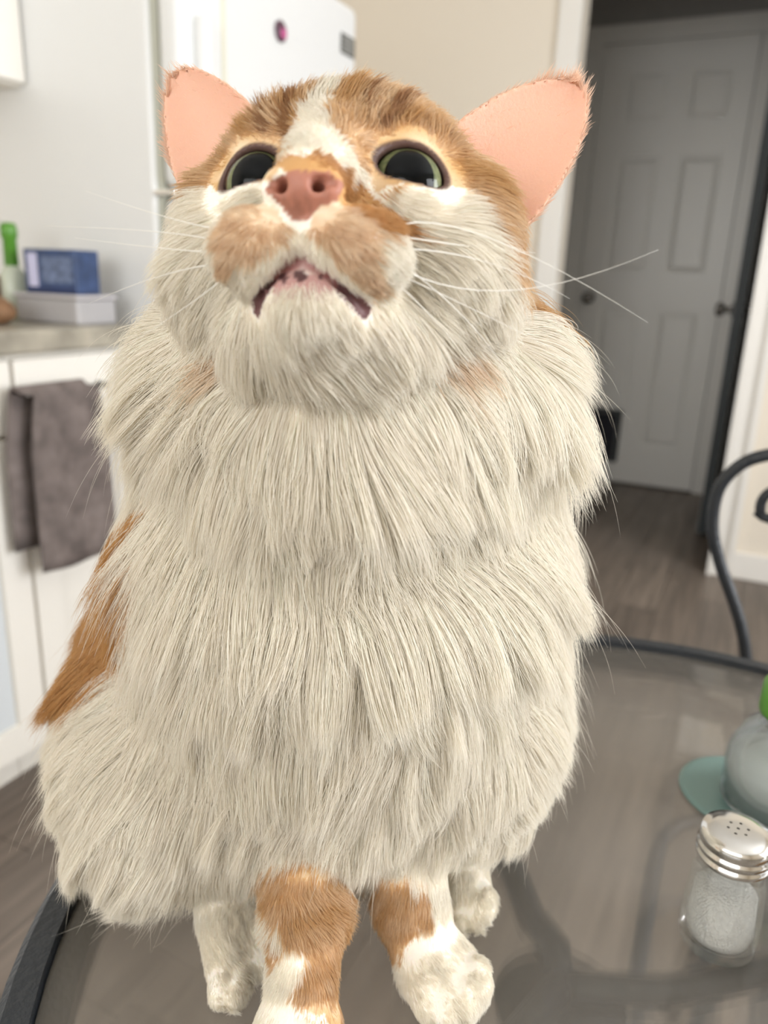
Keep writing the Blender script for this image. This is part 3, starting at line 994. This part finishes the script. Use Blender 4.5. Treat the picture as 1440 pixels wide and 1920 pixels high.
# two light smoothing passes
ea = np.concatenate([QUAD[:, 0], QUAD[:, 1], QUAD[:, 2], QUAD[:, 3]])
eb = np.concatenate([QUAD[:, 1], QUAD[:, 2], QUAD[:, 3], QUAD[:, 0]])
for lam in (0.5, -0.52, 0.5, -0.52):
    s_ = np.zeros_like(VERT); c_ = np.bincount(ea, minlength=len(VERT))
    for q in range(3):
        s_[:, q] = np.bincount(ea, VERT[eb][:, q], minlength=len(VERT))
    VERT = VERT + lam * (s_ / c_[:, None] - VERT)

# ---- coat pattern: patches read off the photograph, laid on the surface that faces the lens
def in_poly(px, py, poly):
    r = np.zeros(px.shape, bool)
    n = len(poly)
    for i in range(n):
        (x0, y0), (x1, y1) = poly[i], poly[(i + 1) % n]
        c = ((y0 > py) != (y1 > py)) & (px < (x1 - x0) * (py - y0) / (y1 - y0 + 1e-9) + x0)
        r ^= c
    return r

WHITE = np.array([0.915, 0.865, 0.775])
ORANGE = np.array([0.62, 0.385, 0.17])
TAN = np.array([0.78, 0.60, 0.40])
DARK = np.array([0.40, 0.21, 0.09])
RUST = np.array([0.55, 0.28, 0.10])

HEAD_ORANGE = [
    [(300, 350), (330, 270), (300, 100), (440, 190), (540, 110), (640, 105), (628, 165), (578, 168), (562, 240), (536, 292), (515, 330), (430, 352), (335, 352)],
    [(618, 100), (720, 90), (880, 180), (1100, 100), (1100, 300), (1020, 400), (1015, 545), (985, 548), (950, 500), (905, 440), (885, 385), (862, 352), (700, 350), (690, 330), (655, 290), (624, 232), (620, 165)],
    [(512, 322), (545, 292), (590, 284), (630, 300), (668, 335), (705, 372), (748, 402), (750, 425), (715, 432), (660, 395), (560, 350)],
]
HEAD_TAN = [
    [(405, 500), (412, 415), (440, 385), (490, 368), (522, 392), (540, 425), (520, 450), (460, 478), (430, 520)],
    [(582, 405), (640, 365), (700, 385), (745, 420), (700, 440), (695, 480), (712, 540), (690, 560), (640, 500), (600, 450)],
    [(400, 640), (450, 645), (460, 690), (415, 690)],
    [(780, 655), (880, 640), (900, 668), (800, 690)],
]
HEAD_DARK = [
    [(486, 205), (504, 208), (520, 252), (506, 258)],
    [(735, 185), (758, 195), (735, 255), (710, 255), (720, 215)],
    [(520, 170), (545, 165), (556, 250), (540, 255)],
    [(676, 150), (690, 160), (684, 235), (672, 230)],
    [(560, 128), (590, 132), (585, 160), (562, 155)],
]
BODY_ORANGE = [[(285, 900), (300, 980), (295, 1010), (310, 1030), (285, 1090), (265, 1150), (262, 1215), (200, 1290), (40, 1310), (40, 1150), (120, 1020), (200, 920)]]
LEG_ORANGE = [
    [(470, 1606), (600, 1580), (655, 1650), (690, 1740), (670, 2050), (640, 1930), (590, 1905), (548, 1875), (552, 1830), (585, 1790), (540, 1752), (505, 1690)],
    [(497, 1725), (530, 1772), (510, 1812)],
    [(700, 1630), (806, 1650), (812, 1700), (748, 1800), (700, 1760)],
]
NOSE_POLY = [(494, 358), (512, 335), (555, 318), (620, 322), (648, 345), (632, 376), (598, 390), (578, 412), (545, 412), (528, 388)]

def wob(p, f, seed):
    r = np.random.default_rng(seed)
    o = np.zeros(len(p))
    for _ in range(5):
        o += np.sin(p @ (r.normal(size=3) * f) + r.uniform(0, 6.28))
    return o / 2.2

def coat(p, n):
    hl = (p - HO) @ HB.T * 1000
    px, py = cproj(p)
    j = 6.0
    qx, qy = px + j * wob(p, 900, 1), py + j * wob(p, 900, 2)
    facing = ((EYE - p) * n).sum(-1) > -0.02
    col = np.repeat(WHITE[None], len(p), 0)
    head = hl[:, 2] > -50
    front = p[:, 1] < 0.345
    head = head & (p[:, 2] > 0.98)
    # back and nape, hidden from the lens, carry on the ginger saddle
    col[(p[:, 1] > 0.375) & (p[:, 2] > TABLE_Z + 0.10)] = ORANGE
    col[head & (hl[:, 1] < -52) & (hl[:, 2] > -15)] = ORANGE
    col[head & (hl[:, 1] < -34) & (hl[:, 2] > 2)] = ORANGE
    for poly in HEAD_TAN:
        m = head & facing & in_poly(qx, qy, poly) & ((hl[:, 1] > 4) | (py > 600))
        st = 0.5 + 0.5 * np.sin(hl[:, 2] * 1.5 + hl[:, 0] * 0.35 + 1.2 * wob(p, 500, 5))
        wt = 0.25 if poly[0][1] < 600 else 0.6
        col[m] = ((TAN * (1 - wt) + WHITE * wt) * (1 - 0.3 * st[m, None]) + RUST * 0.3 * st[m, None])
    for poly in HEAD_ORANGE:
        m = head & (facing | (hl[:, 1] < -30)) & in_poly(qx, qy, poly)
        w = 0.5 + 0.5 * wob(p, 350, 9)
        w = np.clip(w, 0, 1)[m, None]
        if poly is HEAD_ORANGE[2]:
            col[m] = RUST * 0.6 + ORANGE * 0.4
        else:
            col[m] = ORANGE * w + TAN * (1 - w)
    for poly in HEAD_DARK:
        m = head & facing & in_poly(px + 4 * wob(p, 1500, 3), py, poly)
        col[m] = DARK
    low = p[:, 2] < 0.98
    m = low & front & in_poly(px + 14 * wob(p, 400, 4), py + 14 * wob(p, 400, 6), BODY_ORANGE[0])
    col[m] = ORANGE * np.array([0.95, 0.88, 0.75])
    for poly in LEG_ORANGE:
        m = (p[:, 2] < TABLE_Z + 0.10) & (p[:, 1] < 0.30) & in_poly(qx, qy, poly)
        w = np.clip(0.5 + 0.7 * wob(p, 420, 14), 0, 1)[m, None]
        col[m] = ORANGE * (0.3 + 0.6 * w) + TAN * (0.7 - 0.6 * w)
    return col, hl, px, py

def skin_masks(p, n, hl, px, py):
    """bare skin: nose leather, lips, lid rims, inner ears"""
    nose = in_poly(px, py, NOSE_POLY) & (hl[:, 1] > 18) & (np.abs(hl[:, 0]) < 12) & (hl[:, 2] < -11)
    md = np.full(len(p), 1.0)
    for a, b, ra, rb in MOUTH[:-1]:
        md = np.minimum(md, cap_d(p, a, b, ra, rb))
    lip = np.full(len(p), 1.0)
    for a, b, ra, rb in NOSTRIL:
        lip = np.minimum(lip, cap_d(p, a, b, ra, rb))
    eg = np.full(len(p), 9.0)
    for e in EYES:
        _, g, z = eye_open(p, e)
        eg = np.minimum(eg, np.where((z > 0) & (z < 0.02), g, 9))
    inner = np.zeros(len(p), bool)
    for e in EARS:
        dd = e.d(p)
        q = p - e.M
        b = (q @ e.ev) / e.H
        inner |= (dd < 0.0015) & (b > -0.05) & (n @ e.en > -0.55)
    return nose, md, lip, eg, inner

def quad_normals(V_, Q):
    fn = np.cross(V_[Q[:, 2]] - V_[Q[:, 0]], V_[Q[:, 3]] - V_[Q[:, 1]])
    vn = np.zeros_like(V_)
    for k in range(4):
        for q in range(3):
            vn[:, q] += np.bincount(Q[:, k], fn[:, q], minlength=len(V_))
    return fn, unit(vn)

FN, VN = quad_normals(VERT, QUAD)
col, hl, px, py = coat(VERT, VN)
nose, md, nd, eg, inner = skin_masks(VERT, VN, hl, px, py)
PINK = np.array([0.43, 0.185, 0.13])
SKIN = np.array([0.70, 0.44, 0.36])
LIPC = np.array([0.34, 0.14, 0.13])
DLIP = np.array([0.10, 0.045, 0.045])
col[inner] = np.array([0.76, 0.45, 0.33])
t_ = np.clip((0.0022 - md) / 0.002, 0, 1)[:, None]
col = col * (1 - t_) + LIPC * t_
low_lip = (np.abs(hl[:, 0]) < 7.5) & (hl[:, 2] < -39.5) & (hl[:, 2] > -46) & (hl[:, 1] > 12)
col[low_lip] = np.array([0.48, 0.28, 0.26])
for fx, fy, fr in ((563, 517, 12), (531, 521, 9), (513, 530, 6), (600, 520, 5)):
    m = ((px - fx) ** 2 + (py - fy) ** 2 < fr * fr) & (hl[:, 1] > 5)
    col[m] = DLIP
m = (md < 0.0016) & ((np.abs(hl[:, 0]) > 8.5))
col[m] = DLIP * 1.4
col[nose] = PINK * (1 - 0.22 * np.clip(wob(VERT, 1200, 12), 0, 1)[nose, None])
t_ = np.clip((1.27 - eg) / 0.12, 0, 1)[:, None]
col = col * (1 - t_) + np.array([0.10, 0.055, 0.045]) * t_

BASE = CP(600, 1780, 0.30)[0]
BASE[2] = TABLE_Z
Wbase = Matrix.Rotation(YAW, 3, 'Z') @ Vector(BASE)
cat = empty('cat', Wbase, YAW)
tag(cat, 'long-haired ginger and white cat sitting upright on the glass table, looking up', 'cat')

def np_mesh(name, verts, quads, material, parent, colors=None):
    me = bpy.data.meshes.new(name)
    me.vertices.add(len(verts))
    me.vertices.foreach_set('co', (verts - BASE).astype(np.float32).ravel())
    me.loops.add(quads.size)
    me.loops.foreach_set('vertex_index', quads.astype(np.int32).ravel())
    me.polygons.add(len(quads))
    me.polygons.foreach_set('loop_start', np.arange(0, quads.size, 4, dtype=np.int32))
    if colors is not None:
        a = me.attributes.new('coat', 'FLOAT_COLOR', 'POINT')
        a.data.foreach_set('color', np.concatenate([colors, np.ones((len(colors), 1))], 1).astype(np.float32).ravel())
    me.update(calc_edges=True)
    me.validate()
    me.shade_smooth()
    me.materials.append(material)
    o = bpy.data.objects.new(name, me)
    COL.objects.link(o)
    o.parent = parent
    return o

def attr_mat(name, rough, spec):
    m = bpy.data.materials.new(name)
    m.use_nodes = True
    nt = m.node_tree
    b = nt.nodes['Principled BSDF']
    at = nt.nodes.new('ShaderNodeAttribute')
    at.attribute_name = 'coat'
    nt.links.new(at.outputs['Color'], b.inputs['Base Color'])
    b.inputs['Roughness'].default_value = rough
    b.inputs['Specular IOR Level'].default_value = spec
    b.inputs['Subsurface Weight'].default_value = 0.25
    b.inputs['Subsurface Radius'].default_value = (0.004, 0.002, 0.001)
    b.inputs['Subsurface Scale'].default_value = 1.0
    tc = nt.nodes.new('ShaderNodeTexCoord')
    nz = nt.nodes.new('ShaderNodeTexNoise')
    nz.inputs['Scale'].default_value = 900
    bp = nt.nodes.new('ShaderNodeBump')
    bp.inputs['Strength'].default_value = 0.25
    bp.inputs['Distance'].default_value = 0.0006
    nt.links.new(tc.outputs['Object'], nz.inputs['Vector'])
    nt.links.new(nz.outputs['Fac'], bp.inputs['Height'])
    nt.links.new(bp.outputs['Normal'], b.inputs['Normal'])
    return m

body = np_mesh('body', VERT, QUAD, attr_mat('cat_skin', 0.5, 0.35), cat, col)

# ---- eyes
def cap_mesh(c, ax, r, ang, name, material, parent, seg=40, rings=14, squash=1.0, up=None):
    ax = np.array(ax); up = up if up is not None else np.array([0, 0, 1.0])
    rt = unit(np.cross(ax, up)); u2 = np.cross(rt, ax)
    bm = bmesh.new()
    top = bm.verts.new(Vector(c + ax * r - BASE))
    prev = None
    for i in range(1, rings + 1):
        a = ang * i / rings
        ring = []
        for k in range(seg):
            ph = 2 * math.pi * k / seg
            d = ax * math.cos(a) + (rt * math.cos(ph) * squash + u2 * math.sin(ph)) * math.sin(a)
            ring.append(bm.verts.new(Vector(c + unit(d) * r - BASE)))
        for k in range(seg):
            j = (k + 1) % seg
            if prev is None:
                bm.faces.new((top, ring[k], ring[j]))
            else:
                bm.faces.new((prev[k], ring[k], ring[j], prev[j]))
        prev = ring
    bmesh.ops.recalc_face_normals(bm, faces=bm.faces[:])
    return obj(name, bm, material, parent, smooth=True)

def iris_material():
    m = mat('iris_green', (0.30, 0.31, 0.10), 0.35)
    nt = m.node_tree
    b = nt.nodes['Principled BSDF']
    tc = nt.nodes.new('ShaderNodeTexCoord')
    n = nt.nodes.new('ShaderNodeTexNoise')
    n.inputs['Scale'].default_value = 700
    n.inputs['Detail'].default_value = 6
    r = nt.nodes.new('ShaderNodeValToRGB')
    r.color_ramp.elements[0].position, r.color_ramp.elements[1].position = 0.3, 0.7
    r.color_ramp.elements[0].color = (0.10, 0.125, 0.05, 1)
    r.color_ramp.elements[1].color = (0.27, 0.28, 0.13, 1)
    nt.links.new(tc.outputs['Object'], n.inputs['Vector'])
    nt.links.new(n.outputs['Fac'], r.inputs['Fac'])
    nt.links.new(r.outputs['Color'], b.inputs['Base Color'])
    return m
M_iris = iris_material()
M_ball = mat('eye_white', (0.09, 0.06, 0.045), 0.4)
M_pup = mat('pupil_black', (0.004, 0.005, 0.006), 0.9, spec=0.0)
def cornea_material():
    m = bpy.data.materials.new('cornea_clear')
    m.use_nodes = True
    nt = m.node_tree
    nt.nodes.clear()
    out = nt.nodes.new('ShaderNodeOutputMaterial')
    mix = nt.nodes.new('ShaderNodeMixShader')
    tr = nt.nodes.new('ShaderNodeBsdfTransparent')
    gl = nt.nodes.new('ShaderNodeBsdfGlossy')
    gl.inputs['Roughness'].default_value = 0.03
    fr = nt.nodes.new('ShaderNodeFresnel')
    fr.inputs['IOR'].default_value = 1.3
    nt.links.new(fr.outputs[0], mix.inputs[0])
    nt.links.new(tr.outputs[0], mix.inputs[1])
    nt.links.new(gl.outputs[0], mix.inputs[2])
    nt.links.new(mix.outputs[0], out.inputs[0])
    return m
M_cornea = cornea_material()
for e, gaze in zip(EYES, ((475, 303, 0.105), (772, 308, 0.10))):
    c, ax, up, rt = e
    look = unit(CP(gaze[0], gaze[1], gaze[2])[0] - c)
    look = unit(0.55 * ax + 0.45 * unit(EYE - c))
    eb_ = cap_mesh(c, ax, 0.0114, math.pi * 0.98, 'eye', M_ball, cat)
    cap_mesh(c, look, 0.0116, 0.98, 'iris', M_iris, eb_)
    cap_mesh(c, look, 0.01175, 0.80, 'pupil', M_pup, eb_, squash=0.74)
    cap_mesh(c, look, 0.0120, 1.2, 'cornea', M_cornea, eb_)
# ---- fur: one strand set, every strand rooted on the body
FLOW_O = {'ruff': CP(600, 690, 0.235)[0], 'body': CP(610, 900, 0.30)[0], 'nose': H2W(0, 34, -16)}
DOWN = np.array([0, 0, -1.0])

def flow_vec(name, p):
    if name == 'face':
        return unit(p - FLOW_O['nose'])
    if name == 'crown':
        return unit(p - H2W(0, 16, -8))
    if name == 'cheek':
        d = unit(p - H2W(0, 22, -8))
        return unit(d + 0.35 * DOWN)
    if name == 'ruff':
        return unit(unit(p - FLOW_O['ruff']) + 0.55 * DOWN)
    if name == 'haunch':
        return unit(unit(p - FLOW_O['body']) * 0.9 + 0.3 * DOWN)
    if name == 'body':
        return unit(unit(p - FLOW_O['body']) * 0.8 + 0.6 * DOWN)
    if name == 'leg':
        return np.repeat(DOWN[None], len(p), 0)
    if name == 'paw':
        return np.repeat(unit(np.array([0, -1.0, -0.5]))[None], len(p), 0)

def fur_fields(p, n):
    w_sum = np.zeros(len(p)); L = np.zeros(len(p)); D = np.zeros((len(p), 3)); ear = np.zeros(len(p)); w_leg = np.zeros(len(p))
    for pr in PR:
        d = pr.d(p)
        w = np.exp(-np.clip(d, 0, 1) / (0.0035 if pr.head else 0.006))
        w[w < 1e-4] = 0
        if pr.kind == 'ear':
            w = w * 3
            ear += w
            D += w[:, None] * pr.ev
        else:
            D += w[:, None] * flow_vec(pr.flow, p)
        if pr.flow in ('leg', 'paw'):
            w_leg += w
        w_sum += w
        L += w * pr.L
    w_sum = np.maximum(w_sum, 1e-6)
    return L / w_sum, D / w_sum[:, None], ear / w_sum, w_leg / w_sum

def vnoise(p, f, seed):
    r = np.random.default_rng(seed)
    o = np.zeros_like(p)
    for _ in range(6):
        o += np.sin(p @ (r.normal(size=3) * f) + r.uniform(0, 6.28))[:, None] * r.normal(size=3)
    return o / 2.4

Lv, _, EARv, LEGv = fur_fields(VERT, VN)
bare = nose | (md < 0.0006) | (nd < 0.0015) | (eg < 1.16)
dens = 1.1e6 + 42e3 / np.maximum(Lv, 0.0035)
dens = dens * np.where(bare, 0, 1) * np.where(inner, 0.45, 1.0)
away = ((EYE - VERT) * VN).sum(-1) < -0.08
dens = dens * np.where(away & (VERT[:, 1] > 0.33), 0.5, 1)
dens[VERT[:, 2] < TABLE_Z + 0.0015] = 0
fd = dens[QUAD].min(1)
area = np.linalg.norm(FN, axis=1) * 0.5
wgt = fd * area
NS = int(wgt.sum() * FUR_SCALE)
cum = np.cumsum(wgt)
pick = np.searchsorted(cum, rng.uniform(0, cum[-1], NS))
pick = np.clip(pick, 0, len(QUAD) - 1)
u_, v_ = rng.uniform(size=(NS, 1)), rng.uniform(size=(NS, 1))
q4 = QUAD[pick]
def bil(A):
    return (A[q4[:, 0]] * (1 - u_) + A[q4[:, 1]] * u_) * (1 - v_) + (A[q4[:, 3]] * (1 - u_) + A[q4[:, 2]] * u_) * v_
P0, N0 = bil(VERT), unit(bil(VN))
L, D, EARW, LEGW = fur_fields(P0, N0)
col, hl, px, py = coat(P0, N0)
nose_, md_, nd_, eg_, inner_ = skin_masks(P0, N0, hl, px, py)
# shorter next to lids and lips, some longer guard hairs in the ruff
L = L * np.clip((eg_ - 1.0) / 0.9, 0.3, 1) * np.clip(0.45 + md_ / 0.012, 0.45, 1)
L = L * rng.uniform(0.5, 1.15, NS) * (1 + 0.24 * wob(P0, 260, 21))
guard = (rng.uniform(size=NS) < 0.012) & (L > 0.022)
L = np.where(guard, L * rng.uniform(1.15, 1.5, NS), L)
tuft = inner_ & (rng.uniform(size=NS) < 0.5)
L = np.where(tuft, L * 2.4, L)
D = D + 0.30 * vnoise(P0, 110, 31) + 0.14 * vnoise(P0, 380, 32)
D = D - N0 * (D * N0).sum(-1, keepdims=True)
D = unit(D)
lift = np.where(L > 0.02, 0.55, 0.42) + rng.normal(0, 0.10, NS)
lift = np.where(LEGW > 0.5, 0.30, lift)
lift = np.where(EARW > 0.4, 0.06, lift)
rnd = rng.normal(0, 1, (NS, 3)) * 0.10
K = 7
S = np.zeros((NS, K, 3))
S[:, 0] = P0 - N0 * 0.0006
grav = np.clip((L - 0.012) / 0.03, 0, 1) * 0.55
for k in range(1, K):
    t = (k - 0.5) / (K - 1)
    d = D + N0 * (lift * (1 - 0.9 * t))[:, None] + DOWN * (grav * t)[:, None] + rnd * t
    S[:, k] = S[:, k - 1] + unit(d) * (L / (K - 1))[:, None]
ts = np.linspace(0, 1, K)

def clump(S, spacing_count, strength, power, seed):
    r = np.random.default_rng(seed)
    cen = r.choice(NS, spacing_count, replace=False)
    kd = KDTree(len(cen))
    for i, c in enumerate(cen):
        kd.insert(P0[c], i)
    kd.balance()
    near = np.fromiter((kd.find(q)[1] for q in P0), np.int64, NS)
    C = S[cen][near]
    # keep the clump no longer than the strand: centre tips slide along
    w = strength[:, None] * (ts ** power)[None]
    far = np.linalg.norm(P0[cen][near] - P0, axis=1)
    w = w * np.clip(1.6 - far / 0.012, 0, 1)[:, None]
    return S + (C - S) * w[..., None]

long_ = np.clip((L - 0.010) / 0.022, 0, 1)
st1 = np.where(guard, 0.1, 0.15 + 0.25 * long_) * np.where(EARW > 0.5, 0.0, 1.0)
S = clump(S, NS // 60, st1, 1.1, 41)
st2 = np.where(guard, 0.0, 0.62 * long_)
S = clump(S, max(10, NS // 900), st2, 1.4, 42)
S[:, 1:] += (rng.normal(0, 1, (NS, 1, 3)) * (ts[1:, None] ** 2)[None]) * (0.035 * L)[:, None, None]
S[..., 2] = np.maximum(S[..., 2], TABLE_Z + 0.0012)
# strands keep clear of the eyeballs
for e in EYES:
    q = S - e[0]
    r_ = np.linalg.norm(q, axis=-1, keepdims=True)
    S = np.where(r_ < 0.0124, e[0] + q / np.maximum(r_, 1e-6) * 0.0124, S)
col = np.clip(col * (1 + rng.normal(0, 0.045, (NS, 1))), 0, 0.93)
col[inner_] = np.array([0.84, 0.62, 0.48])
rad_root = np.where(L > 0.02, 0.000115, 0.0001) * np.where(guard, 0.55, 1)
prof = np.array([1.0, 1.0, 0.95, 0.85, 0.68, 0.45, 0.12])
RAD = rad_root[:, None] * prof[None]

def strands(name, S, RAD, C, material, parent):
    n, k = S.shape[:2]
    cu = bpy.data.hair_curves.new(name)
    cu.add_curves([k] * n)
    cu.attributes['position'].data.foreach_set('vector', (S - BASE).astype(np.float32).ravel())
    a = cu.attributes.get('radius') or cu.attributes.new('radius', 'FLOAT', 'POINT')
    a.data.foreach_set('value', RAD.astype(np.float32).ravel())
    a = cu.attributes.new('coat', 'FLOAT_COLOR', 'CURVE')
    a.data.foreach_set('color', np.concatenate([C, np.ones((n, 1))], 1).astype(np.float32).ravel())
    cu.materials.append(material)
    o = bpy.data.objects.new(name, cu)
    COL.objects.link(o)
    o.parent = parent
    return o

def fur_material():
    m = bpy.data.materials.new('cat_fur')
    m.use_nodes = True
    nt = m.node_tree
    nt.nodes.clear()
    out = nt.nodes.new('ShaderNodeOutputMaterial')
    at = nt.nodes.new('ShaderNodeAttribute')
    at.attribute_name = 'coat'
    df = nt.nodes.new('ShaderNodeBsdfDiffuse')
    tr = nt.nodes.new('ShaderNodeBsdfTranslucent')
    gl = nt.nodes.new('ShaderNodeBsdfGlossy')
    gl.inputs['Roughness'].default_value = 0.45
    gl.inputs['Color'].default_value = (1, 1, 1, 1)
    m1, m2 = nt.nodes.new('ShaderNodeMixShader'), nt.nodes.new('ShaderNodeMixShader')
    m1.inputs[0].default_value = 0.5
    m2.inputs[0].default_value = 0.035
    nt.links.new(at.outputs['Color'], df.inputs['Color'])
    nt.links.new(at.outputs['Color'], tr.inputs['Color'])
    nt.links.new(df.outputs[0], m1.inputs[1])
    nt.links.new(tr.outputs[0], m1.inputs[2])
    nt.links.new(m1.outputs[0], m2.inputs[1])
    nt.links.new(gl.outputs[0], m2.inputs[2])
    nt.links.new(m2.outputs[0], out.inputs[0])
    return m
M_fur = fur_material()
fur = strands('fur', S, RAD, col, M_fur, cat)
fur['kind'] = 'stuff'
print('strands', NS, 'verts', len(VERT))

# ---- whiskers
M_whisk = mat('whisker_white', (0.88, 0.86, 0.80), 0.35)
WH = [
    ((15, 21, -30), (860, 585, 0.222), (965, 722, 0.232)),
    ((14, 20, -33), (805, 590, 0.220), (885, 690, 0.228)),
    ((12, 21, -35), (715, 610, 0.212), (738, 700, 0.220)),
    ((19, 17, -27), (900, 440, 0.220), (1215, 605, 0.230)),
    ((20, 15, -30), (900, 488, 0.222), (1068, 560, 0.235)),
    ((20, 15, -33), (950, 545, 0.222), (1235, 468, 0.225)),
    ((17, 18, -35), (845, 560, 0.220), (1030, 650, 0.230)),
    ((21, 13, -25), (880, 462, 0.225), (1004, 474, 0.240)),
    ((-19, 17, -26), (330, 412, 0.228), (160, 358, 0.240)),
    ((-20, 15, -29), (310, 436, 0.228), (88, 424, 0.240)),
    ((-20, 15, -31), (310, 466, 0.228), (140, 446, 0.240)),
    ((-19, 16, -34), (310, 515, 0.226), (165, 570, 0.238)),
    ((-17, 18, -35), (370, 560, 0.224), (250, 640, 0.236)),
    ((-13, 21, -34), (450, 585, 0.216), (430, 690, 0.222)),
]
for s0, mid, end in WH:
    a = H2W(*s0)
    b, c = CP(*mid)[0], CP(*end)[0]
    ctl = 2 * b - 0.5 * (a + c)
    n_ = 14
    pts = [Vector((1 - t) ** 2 * a + 2 * t * (1 - t) * ctl + t * t * c - BASE) for t in np.linspace(0, 1, n_)]
    obj('whisker', tube(pts, 0.0002, 5, radii=[0.00022 * (1 - 0.85 * i / (n_ - 1)) for i in range(n_)]), M_whisk, cat, smooth=True)
